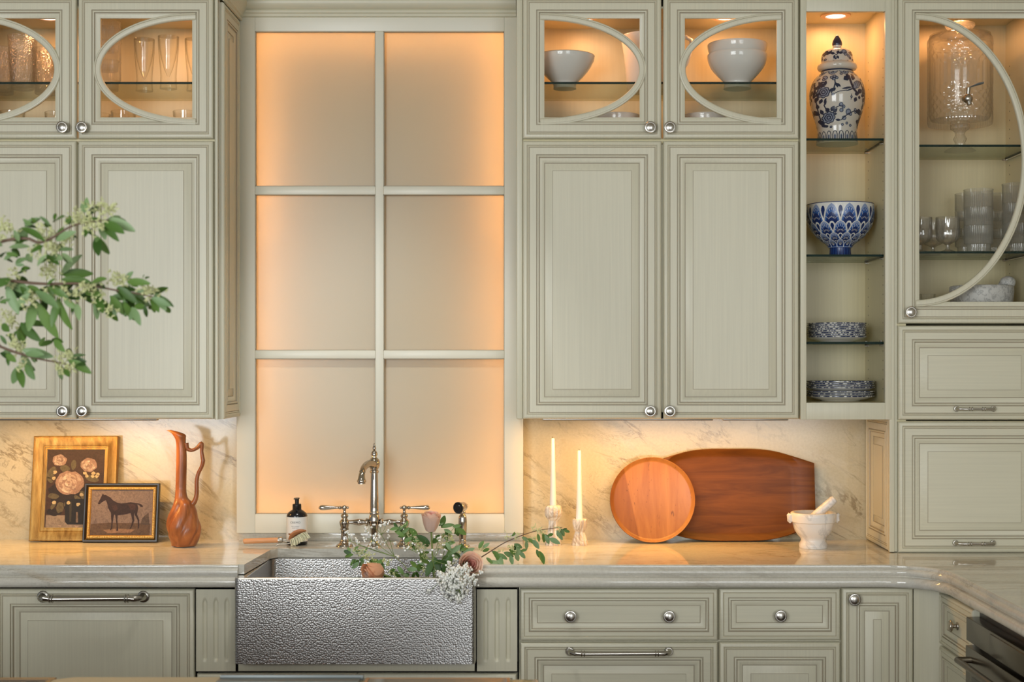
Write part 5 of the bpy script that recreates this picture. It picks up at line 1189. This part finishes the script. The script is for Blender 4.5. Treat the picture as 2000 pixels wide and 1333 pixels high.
# ================================================================== flowers and foliage
def leaf_mesh(name, mats, L=1.0, W=.42, fold=.10, curl=.12):
    mb = MB(); n = 8; vs = []; fs = []; W = W*1.0
    for i in range(n+1):
        u = i/n; w = W/2*math.sin(PI*(.02+.95*u))**.72*(1.0-.06*u); z = -curl*u*u
        vs += [(u, -w, z+fold*w), (u, 0, z), (u, w, z+fold*w)]
    for i in range(n): fs += [(3*i, 3*i+1, 3*i+4, 3*i+3), (3*i+1, 3*i+2, 3*i+5, 3*i+4)]
    mb.add(vs, fs); o = mb.build(name, mats, None, 70); me = o.data; bpy.data.objects.remove(o); return me
LM = [leaf_mesh('leaf', m_, 1, w, .25, c) for m_ in ('leaf_sage', 'leaf_green', 'leaf_dark') for w, c in ((.44, .10), (.38, .22))]
def leaf(parent, p0, p1, rnd, kinds=(0, 1, 2, 3), widen=1.0, tilt=.9):
    d = p1-p0; L = d.length; x = d.normalized(); widen *= min(1, .034/max(L, .001))**.55; v = Vector((rnd.uniform(-.5, .5), -1, rnd.uniform(.1, 1.0)*tilt)); z = (v-x*v.dot(x)).normalized(); y = z.cross(x)
    o = bpy.data.objects.new('leaf', LM[rnd.choice(kinds)]); COL.objects.link(o); o.parent = parent
    M = Matrix(((x.x, y.x, z.x, 0), (x.y, y.y, z.y, 0), (x.z, y.z, z.z, 0), (0, 0, 0, 1))) @ Matrix.Diagonal((L, L*widen, L, 1))
    o.matrix_local = Matrix.Translation(p0-Vector(parent['_o'])) @ M; return o
def blossoms(parent, pts, rnd, size, mat, per=9, spread=.010, name='blossoms', petals=True):
    mb = MB()
    for c in pts:
        for i in range(per):
            p = c+Vector((rnd.gauss(0, spread), rnd.gauss(0, spread), rnd.gauss(0, spread)))
            if petals:
                for k in range(3):
                    a = Vector((rnd.gauss(0, 1), rnd.gauss(0, 1), rnd.gauss(0, 1))).normalized(); mb.tube([p, p+a*size*.6, p+a*size], [size*.16, size*.24, size*.08], 4)
            else: mb.sphere(p, size*rnd.uniform(.75, 1.15), 0, 6, 4)
    return tag(mb.build(name, mat, parent, 70), kind='stuff')
rnd = random.Random(11)
# --- the tall vase stands left of the picture; three branches reach into view
YV = -2.55
vs_ = thing('stoneware_vase', (-1.52, YV, .9142), 'stoneware vase on the island holding the leafy branches, beyond the left picture edge', 'vase')
mb = MB(); mb.lathe(smooth_prof([(.0005, 0), (.075, 0), (.085, .01), (.115, .10), (.12, .18), (.09, .30), (.055, .37), (.05, .40), (.06, .42), (.052, .415), (.045, .39), (.06, .33), (.09, .2), (.05, .04), (.0005, .03)], 2), 40, 0, Matrix.Translation((-1.52, YV, .9142))); mb.build('body', 'white_ceramic', vs_, 60)
FB = {
 'upper': dict(stem=[(-60, 500), (0, 473), (50, 466), (75, 474), (100, 466), (130, 447), (160, 436), (190, 432), (215, 430)], leaves=[(168, 414, 169, 386), (163, 431, 199, 427), (213, 427, 262, 450), (184, 459, 213, 498), (198, 439, 231, 467), (203, 434, 240, 453), (97, 441, 81, 422), (108, 433, 123, 421), (42, 445, 85, 462), (37, 472, 28, 450), (18, 484, 56, 477), (8, 508, 26, 494), (35, 500, 12, 494), (62, 513, 52, 494), (114, 489, 143, 484), (120, 495, 143, 512), (90, 499, 116, 516), (73, 520, 85, 498), (42, 526, 60, 523), (140, 455, 146, 470), (170, 445, 166, 462), (60, 440, 45, 428), (70, 436, 62, 426), (110, 470, 140, 452), (55, 470, 20, 465), (30, 515, 50, 505), (85, 480, 60, 492), (5, 480, -20, 470), (130, 440, 137, 420)],
   fl=[(10, 440), (20, 452), (0, 462), (75, 446), (100, 455), (95, 470), (70, 490), (105, 490), (125, 470), (150, 420), (160, 430), (195, 404), (208, 412), (218, 408), (200, 438), (180, 450), (185, 408), (170, 425), (95, 486), (132, 462)]),
 'middle': dict(stem=[(-70, 540), (0, 546), (60, 553), (100, 555), (150, 554), (190, 560), (230, 568), (270, 574), (310, 583)], leaves=[(118, 536, 182, 533), (120, 546, 180, 552), (178, 553, 206, 543), (34, 540, 57, 551), (92, 557, 104, 544), (14, 558, 34, 613), (0, 592, 15, 585), (34, 600, 55, 574), (70, 569, 112, 598), (54, 558, 82, 573), (70, 588, 112, 662), (112, 580, 133, 647), (113, 576, 168, 574), (124, 584, 149, 603), (150, 594, 154, 621), (198, 583, 229, 632), (187, 582, 186, 622), (228, 563, 262, 597), (243, 590, 262, 628), (258, 600, 272, 630), (253, 574, 297, 598), (248, 551, 286, 550), (250, 553, 257, 565), (278, 549, 280, 537), (300, 578, 341, 594), (296, 582, 330, 596), (282, 597, 287, 620), (297, 598, 303, 612), (320, 598, 334, 612), (205, 592, 212, 616), (230, 560, 266, 590), (215, 578, 240, 612), (225, 585, 250, 618), (170, 560, 200, 580), (40, 560, 66, 590), (100, 562, 130, 580), (20, 545, -15, 560), (265, 580, 282, 602), (160, 570, 182, 600)],
   fl=[(30, 530), (90, 527), (100, 515), (60, 590), (90, 575), (225, 545), (240, 550), (285, 565), (292, 575), (165, 560), (190, 580), (150, 575), (20, 560), (215, 607), (62, 575), (95, 535), (228, 540), (300, 568), (180, 566), (120, 565)]),
 'lower': dict(stem=[(-60, 650), (0, 677), (35, 690), (75, 701), (110, 708), (150, 716)], leaves=[(40, 631, 76, 666), (34, 643, 48, 677), (4, 634, 16, 646), (16, 654, 28, 668), (0, 690, 31, 701), (44, 684, 102, 697), (58, 693, 70, 709), (80, 677, 104, 664), (106, 664, 121, 684), (134, 704, 178, 728), (133, 702, 166, 688), (119, 719, 116, 746), (41, 714, 21, 751), (50, 712, 66, 741), (0, 655, 14, 673), (12, 692, 30, 706), (50, 692, 80, 690), (150, 712, 165, 712), (126, 722, 135, 735)],
   fl=[(20, 620), (25, 630), (120, 698), (135, 690), (130, 720), (35, 675), (45, 712), (30, 668), (115, 718), (140, 712), (12, 618), (38, 682)])}
for nm, dct in FB.items():
    Yb = {'upper': -2.62, 'middle': -2.55, 'lower': -2.50}[nm]; st = [P(x, y, Yb) for x, y in dct['stem']]
    b_ = thing('leafy_branch', (-1.52, YV, 1.30), {'upper': 'uppermost blurred foreground branch with sage leaves and cream blossoms', 'middle': 'longest blurred foreground branch reaching right across the cabinet door gap', 'lower': 'lowest blurred foreground branch with rounded leaves at the left edge'}[nm], 'branch', 'branches in the island vase')
    root = Vector((-1.52, YV, 1.26)); dz_ = {'upper': .30, 'middle': .22, 'lower': .10}[nm]
    full = smooth_prof([tuple(p) for p in [root, Vector((-1.49, YV, 1.36)), Vector((-1.36, (YV+Yb)/2, 1.45+dz_))]+st], 4); m_ = len(full)
    mb = MB(); mb.tube(full, [.0042-.0032*i/m_ for i in range(m_)], 7); mb.build('stem', 'twig', b_, 60)
    for (x0, y0, x1, y1) in dct['leaves']:
        dy = rnd.uniform(-.04, .04); kd = (0, 1, 2, 3, 3, 2, 4, 5) if nm == 'middle' else (0, 0, 1, 2, 3, 2, 4); leaf(b_, P(x0, y0, Yb+dy*.4), P(x1, y1, Yb+dy), rnd, kd, 1.0)
        for _ in range(2 if rnd.random() < .45 else 1):
            L_ = math.hypot(x1-x0, y1-y0)*rnd.uniform(.6, .85); an = math.atan2(y1-y0, x1-x0)+rnd.choice((-1, 1))*rnd.uniform(.4, .9); q0 = (x0+rnd.uniform(-6, 6), y0+rnd.uniform(-5, 5))
            leaf(b_, P(*q0, Yb+.02), P(q0[0]+L_*math.cos(an), q0[1]+L_*math.sin(an), Yb+.02+rnd.uniform(-.03, .03)), rnd, (0, 2, 3, 4, 5), 1.05)
    r2 = random.Random(len(nm)*7); pts_ = [Vector(p) for p in full if p[0] < X(-25, Yb)][5:]                      # foliage goes on towards the vase
    for i_ in range(26):
        k_ = r2.randrange(len(pts_)-1); p = pts_[k_].lerp(pts_[k_+1], r2.random()); dv = Vector((r2.uniform(-.3, 1), r2.uniform(-.5, .5), r2.uniform(-1, .8))).normalized()*r2.uniform(.03, .055); leaf(b_, p, p+dv, r2, (0, 1, 2, 3, 4), 1.0)
    blossoms(b_, [P(x, y, Yb+rnd.uniform(-.02, .02)) for x, y in dct['fl']], rnd, .0052, 'cream_blossom', 18, .0062)

# --- cut flowers in the sink
Ym = -.56
def rest(px, py, Y):
    """a photograph point at depth Y, brought forward onto the counter top where it would sink below it"""
    if px > 928 and Z(py, Y) < .917: Y = max((CAM_Z-.917)*FPX/(py-705)+CAM_Y, -.63)
    return P(px, py, Y)
def sprig(name, label, stem, leaves, fl_pts, Ys, kinds, mat='green_stem', r0=.0016, group=None, cat='sprig', dense=.9):
    yf = Ys if callable(Ys) else (lambda x: Ys)
    st = smooth_prof([tuple(P(x, y, yf(x))) for x, y in stem], 4); m_ = len(st)
    b_ = thing(name, st[0], label, cat, group); mb = MB(); mb.tube(st, [r0*(1-.65*i/m_) for i in range(m_)], 7); mb.build('stem', mat, b_, 60)
    for (x0, y0, x1, y1) in leaves:
        dy = rnd.uniform(-.018, .018); leaf(b_, rest(x0, y0, yf(x0)+dy*.4), rest(x1, y1, yf(x1)+dy), rnd, kinds, 1.15)
        if rnd.random() < dense:
            L_ = math.hypot(x1-x0, y1-y0)*rnd.uniform(.65, .95); an = math.atan2(y1-y0, x1-x0)+rnd.choice((-1, 1))*rnd.uniform(.5, 1.2); q0 = (x0+rnd.uniform(-4, 4), y0+rnd.uniform(-4, 4))
            leaf(b_, rest(*q0, yf(x0)+.01), rest(q0[0]+L_*math.cos(an), q0[1]+L_*math.sin(an), yf(x0)+.012), rnd, (2, 3, 4, 5), 1.3)
    if fl_pts: blossoms(b_, [P(x, y, yf(x)+rnd.uniform(-.012, .012)) for x, y in fl_pts], rnd, .0056, 'cream_blossom', 9, .0052)
    return b_
sprig('leafy_sprig', 'long leafy twig reaching right from the sink across the counter towards the candles', [(850, 1150), (890, 1118), (935, 1092), (962, 1075), (985, 1061), (1015, 1048), (1050, 1037), (1085, 1032), (1098, 1031)],
      [(935, 1072, 944, 1057), (942, 1072, 955, 1061), (943, 1078, 956, 1072), (964, 1077, 978, 1096), (974, 1082, 990, 1093), (970, 1085, 982, 1104), (956, 1097, 976, 1103), (984, 1080, 1004, 1088), (994, 1074, 1011, 1085), (1010, 1066, 1014, 1086), (1014, 1078, 1026, 1091), (1004, 1063, 1020, 1071), (997, 1086, 1001, 1101), (1007, 1080, 1013, 1097), (1017, 1077, 1029, 1074), (1019, 1050, 1036, 1059), (1027, 1057, 1030, 1075), (1040, 1055, 1053, 1072), (1048, 1074, 1053, 1089), (1053, 1077, 1063, 1101), (1060, 1042, 1065, 1061), (1064, 1045, 1073, 1063), (1072, 1052, 1094, 1062), (1088, 1036, 1098, 1056), (1094, 1033, 1103, 1048), (1101, 1036, 1113, 1040), (1050, 1043, 1054, 1058), (999, 1048, 1007, 1043), (1069, 1048, 1081, 1043), (1032, 1052, 1043, 1062), (960, 1078, 972, 1080), (950, 1090, 962, 1100)],
      [(990, 1048), (1010, 1046), (1042, 1034), (1052, 1036), (1045, 1052), (1040, 1056), (1090, 1033), (1002, 1070), (975, 1078), (1060, 1040), (940, 1074), (998, 1068)], lambda x: -.60+max(0, min(1, (x-850)/250))*.01, (2, 3, 0, 1), 'twig', .0024, dense=.25)
sprig('leafy_sprig', 'green leafy sprig standing between the faucet and the upright rose', [(845, 1150), (828, 1105), (812, 1070), (798, 1045), (788, 1028)],
      [(779, 1032, 762, 1034), (789, 1031, 797, 1019), (771, 1038, 789, 1046), (784, 1043, 798, 1032), (777, 1049, 791, 1047), (799, 1032, 816, 1048), (789, 1059, 804, 1051), (826, 1067, 830, 1056), (808, 1058, 824, 1055), (815, 1113, 795, 1112), (812, 1118, 803, 1131), (822, 1095, 840, 1100), (830, 1080, 822, 1096), (820, 1078, 805, 1068), (835, 1108, 850, 1118), (818, 1102, 830, 1115), (800, 1048, 812, 1060), (806, 1062, 796, 1070), (822, 1084, 838, 1078), (828, 1102, 815, 1098)],
      [(790, 1030), (796, 1042), (805, 1050), (812, 1056), (800, 1063), (818, 1062), (828, 1070), (815, 1075), (825, 1080), (832, 1088), (820, 1066), (835, 1120), (828, 1112)], Ym+.02, (2, 3, 2, 3, 0))
sprig('leafy_sprig', 'leafy sprig to the right of the upright rose, in front of the side spray', [(850, 1150), (862, 1100), (872, 1062), (880, 1040), (892, 1028)],
      [(861, 1031, 886, 1023), (867, 1035, 883, 1041), (889, 1031, 911, 1045), (874, 1045, 886, 1049), (869, 1066, 888, 1058), (879, 1083, 899, 1066), (871, 1060, 881, 1076), (899, 1076, 916, 1071), (857, 1028, 866, 1021), (884, 1030, 900, 1026), (866, 1050, 876, 1056), (895, 1036, 886, 1044), (875, 1085, 895, 1090), (864, 1095, 884, 1100), (885, 1072, 872, 1086), (905, 1082, 925, 1072), (868, 1042, 862, 1052)],
      [(862, 1046), (868, 1062), (874, 1054), (866, 1070), (884, 1052), (892, 1080), (858, 1062)], Ym+.04, (0, 1, 2, 3))
sprig('leafy_sprig', 'leafy sprig drooping left over the sink basin beside the half-hidden rose', [(850, 1150), (800, 1130), (765, 1117), (735, 1104), (705, 1088), (688, 1078)],
      [(690, 1084, 672, 1087), (684, 1078, 679, 1069), (691, 1094, 684, 1106), (697, 1094, 687, 1101), (701, 1099, 687, 1111), (711, 1081, 717, 1071), (705, 1093, 716, 1088), (724, 1095, 744, 1099), (723, 1106, 707, 1113), (726, 1116, 709, 1123), (741, 1113, 726, 1133), (747, 1116, 750, 1104), (754, 1106, 761, 1097), (721, 1128, 718, 1139), (777, 1107, 788, 1123), (769, 1112, 764, 1127), (790, 1121, 799, 1131), (753, 1126, 767, 1130), (735, 1100, 752, 1094), (712, 1096, 700, 1106), (690, 1076, 700, 1068), (770, 1122, 785, 1130)],
      [(690, 1076), (700, 1080), (708, 1076), (716, 1088), (724, 1086), (730, 1100), (722, 1102), (744, 1108), (750, 1098), (758, 1100), (712, 1082), (768, 1122), (735, 1107)], Ym-.03, (2, 3, 3, 0, 2))
for i, (x0, y0, x1, y1) in enumerate(((818, 1046, 842, 1066), (858, 1046, 836, 1068), (843, 1088, 861, 1118), (864, 1118, 882, 1083), (842, 1092, 836, 1125), (850, 1104, 828, 1128), (872, 1112, 894, 1128))): pass
def rose(label, c, R, axis, mats, stem=None, leaves=(), sq=1.0, open_=1.0):
    """layers of cupped petals around a bud, axis = direction the bloom faces"""
    c = Vector(c); t_ = thing('rose', c, label, 'rose', 'pink roses in the sink'); rot = Vector(axis).normalized().to_track_quat('Z', 'Y').to_matrix().to_4x4(); r_ = random.Random(int(c.x*1000))
    def petal(rad, h, a0, wid, flare, mat, zb):
        mb = MB(); nu, nv = 8, 7; rows = []
        for j in range(nv+1):
            v = j/nv; row = []
            for i in range(nu+1):
                u = i/nu*2-1; a = a0+u*wid*(.55+.45*math.sin(PI*min(1, v*.75+.15)))
                rr = rad*(.55+.45*math.sin(min(1, v*1.15)*PI/2))*(1+flare*max(0, v-.75)*2.2)+.0008*math.sin(3*u+a0*5)
                z = zb+h*(v-.10*u*u*v)-max(0, v-.86)*flare*h*.9
                row.append((rr*math.cos(a), rr*math.sin(a), z))
            rows.append(row)
        mb.loops(rows, 0, close=False, M=Matrix.Translation(c) @ rot); mb.build('petal', mat, t_, 70)
    k = 0
    for lay, (cnt, rad, h, fl_, m_) in enumerate(((3, .22, 1.02, .0, 1), (4, .40, 1.08, .05, 1), (5, .60, 1.10, .16*open_, 0), (5, .80, 1.06, .28*open_, 0), (6, .98, .98, .42*open_, 0))):
        for i in range(cnt): petal(R*rad, R*h*1.75*sq, 2*PI*i/cnt+lay*.7+r_.uniform(-.15, .15), 1.25*PI/cnt+.25, fl_, mats[m_], -R*sq*.85)
    mb = MB(); mb.lathe([(.0005, -R*sq*1.02), (R*.3, -R*sq*.98), (R*.5, -R*sq*.75), (R*.62, -R*sq*.45)], 16, 0, Matrix.Translation(c) @ rot); mb.build('calyx', 'leaf_calyx', t_, 60)
    if stem: mb = MB(); mb.tube(smooth_prof([tuple(p) for p in stem], 4), .0028, 10); mb.build('stem', 'green_stem', t_, 60)
    for a, b in leaves: leaf(t_, a, b, r_, (4, 5), 1.25)
    return t_
Yr = -.55
rose('upright pale pink rose standing tall in the sink beside the side spray', P(842, 1021, Yr), .0290, (.05, -.18, 1), ['rose_petal', 'rose_petal_deep'], [P(842, 1036, Yr), P(844, 1070, Yr), P(846, 1110, Yr), P(850, 1160, Yr)],
     [(P(840, 1064, Yr), P(815, 1046, Yr-.01)), (P(846, 1062, Yr), P(858, 1046, Yr-.01)), (P(847, 1088, Yr), P(860, 1120, Yr-.02)), (P(862, 1122, Yr-.01), P(884, 1082, Yr-.02)), (P(845, 1096, Yr), P(832, 1126, Yr-.02)), (P(846, 1100, Yr), P(866, 1096, Yr-.03))], 1.12, .5)
rose('open dusty pink rose facing forward at the right end of the sink', P(917, 1104, -.655), .034, (.30, -.90, .30), ['rose_petal', 'rose_petal_deep'], [P(910, 1110, -.61), P(885, 1125, -.58), P(850, 1160, -.55)], [], .75, .8)
rose('half-hidden orange-pink rose lying behind the leaves at the left of the sink', P(731, 1119, -.60), .036, (-.5, -.35, -.2), ['rose_petal_orange', 'rose_petal'], [P(745, 1122, -.60), P(790, 1138, -.58), P(845, 1160, -.56)], [], .85, .6)
# baby's breath
def breath(label, base, tips, Ys, per, spread, size, dens=1):
    b_ = thing('babys_breath', P(base[0], base[1], Ys), label, 'flowers', "sprigs of baby's breath in the sink"); mb = MB(); pts = []; B = P(base[0], base[1], Ys)
    hubs = [P(*h_, Ys+tips.get('dy', 0)) for h_ in [tips['hub']]+tips.get('more', [])]; mb.tube([B, B.lerp(hubs[0], .5)+Vector((.004, 0, .002)), hubs[0]], [.0013, .0011, .0009], 6)
    for h_ in hubs[1:]: mb.tube([hubs[0], hubs[0].lerp(h_, .5)+Vector((0, .003, -.002)), h_], [.0010, .0009, .0008], 6)
    for br_ in tips['tips']:
        p = P(br_[0], br_[1], Ys+tips.get('dy', 0)+rnd.uniform(-.025, .025)); hub_ = min(hubs, key=lambda h_: (h_-p).length); j = hub_.lerp(p, .45)+Vector((rnd.uniform(-.004, .004), 0, .003)); mb.tube([hub_, j, p], [.0008, .0007, .0005], 5); pts.append(p)
    mb.build('stems', 'green_stem', b_, 60); blossoms(b_, pts, rnd, size, 'white_blossom', per, spread, 'blossoms', False); return b_
breath("airy white baby's breath sprig in front of the faucet", (800, 1118), dict(hub=(770, 1088), more=[(736, 1074), (702, 1066), (762, 1058), (745, 1045), (728, 1056), (684, 1058)], tips=[(676, 1042), (677, 1052), (681, 1062), (695, 1056), (716, 1036), (721, 1045), (729, 1030), (732, 1046), (733, 1055), (724, 1068), (735, 1068), (743, 1060), (742, 1026), (754, 1025), (752, 1060), (757, 1038), (772, 1061), (775, 1090), (712, 1053), (688, 1048), (759, 1048), (728, 1062), (738, 1052), (684, 1056), (700, 1062)]), -.52, 5, .0034, .0036)
breath("white baby's breath flowers scattered among the leaves by the upright rose", (850, 1140), dict(hub=(845, 1095), more=[(822, 1088), (806, 1076), (858, 1072), (856, 1058), (883, 1106)], tips=[(797, 1072), (800, 1069), (818, 1078), (825, 1079), (822, 1098), (849, 1047), (854, 1052), (858, 1057), (864, 1050), (866, 1064), (868, 1073), (854, 1082), (845, 1076), (861, 1084), (808, 1062), (790, 1074), (853, 1075), (842, 1082), (885, 1086), (887, 1092), (879, 1099), (884, 1103), (891, 1093), (880, 1106), (890, 1100), (882, 1112), (876, 1114)]), -.60, 2, .0024, .0038)
tips = [(rnd.gauss(884, 17), rnd.gauss(1137, 15)) for _ in range(78)]+[(rnd.gauss(893, 9), rnd.uniform(1108, 1160)) for _ in range(40)]+[(rnd.gauss(897, 9), rnd.uniform(1150, 1176)) for _ in range(16)]+[(920, 1133), (925, 1128), (929, 1138), (928, 1142), (917, 1130), (938, 1118), (926, 1122), (912, 1103), (908, 1108), (911, 1115)]
breath("thick white baby's breath cluster hanging over the sink front", (870, 1125), dict(hub=(882, 1122), more=[(868, 1130), (892, 1135), (898, 1152), (878, 1145), (905, 1120), (920, 1128)], tips=tips, dy=-.055), -.665, 6, .0046, .0042)
for o in bpy.data.objects:
    if '_o' in o.keys(): del o['_o']
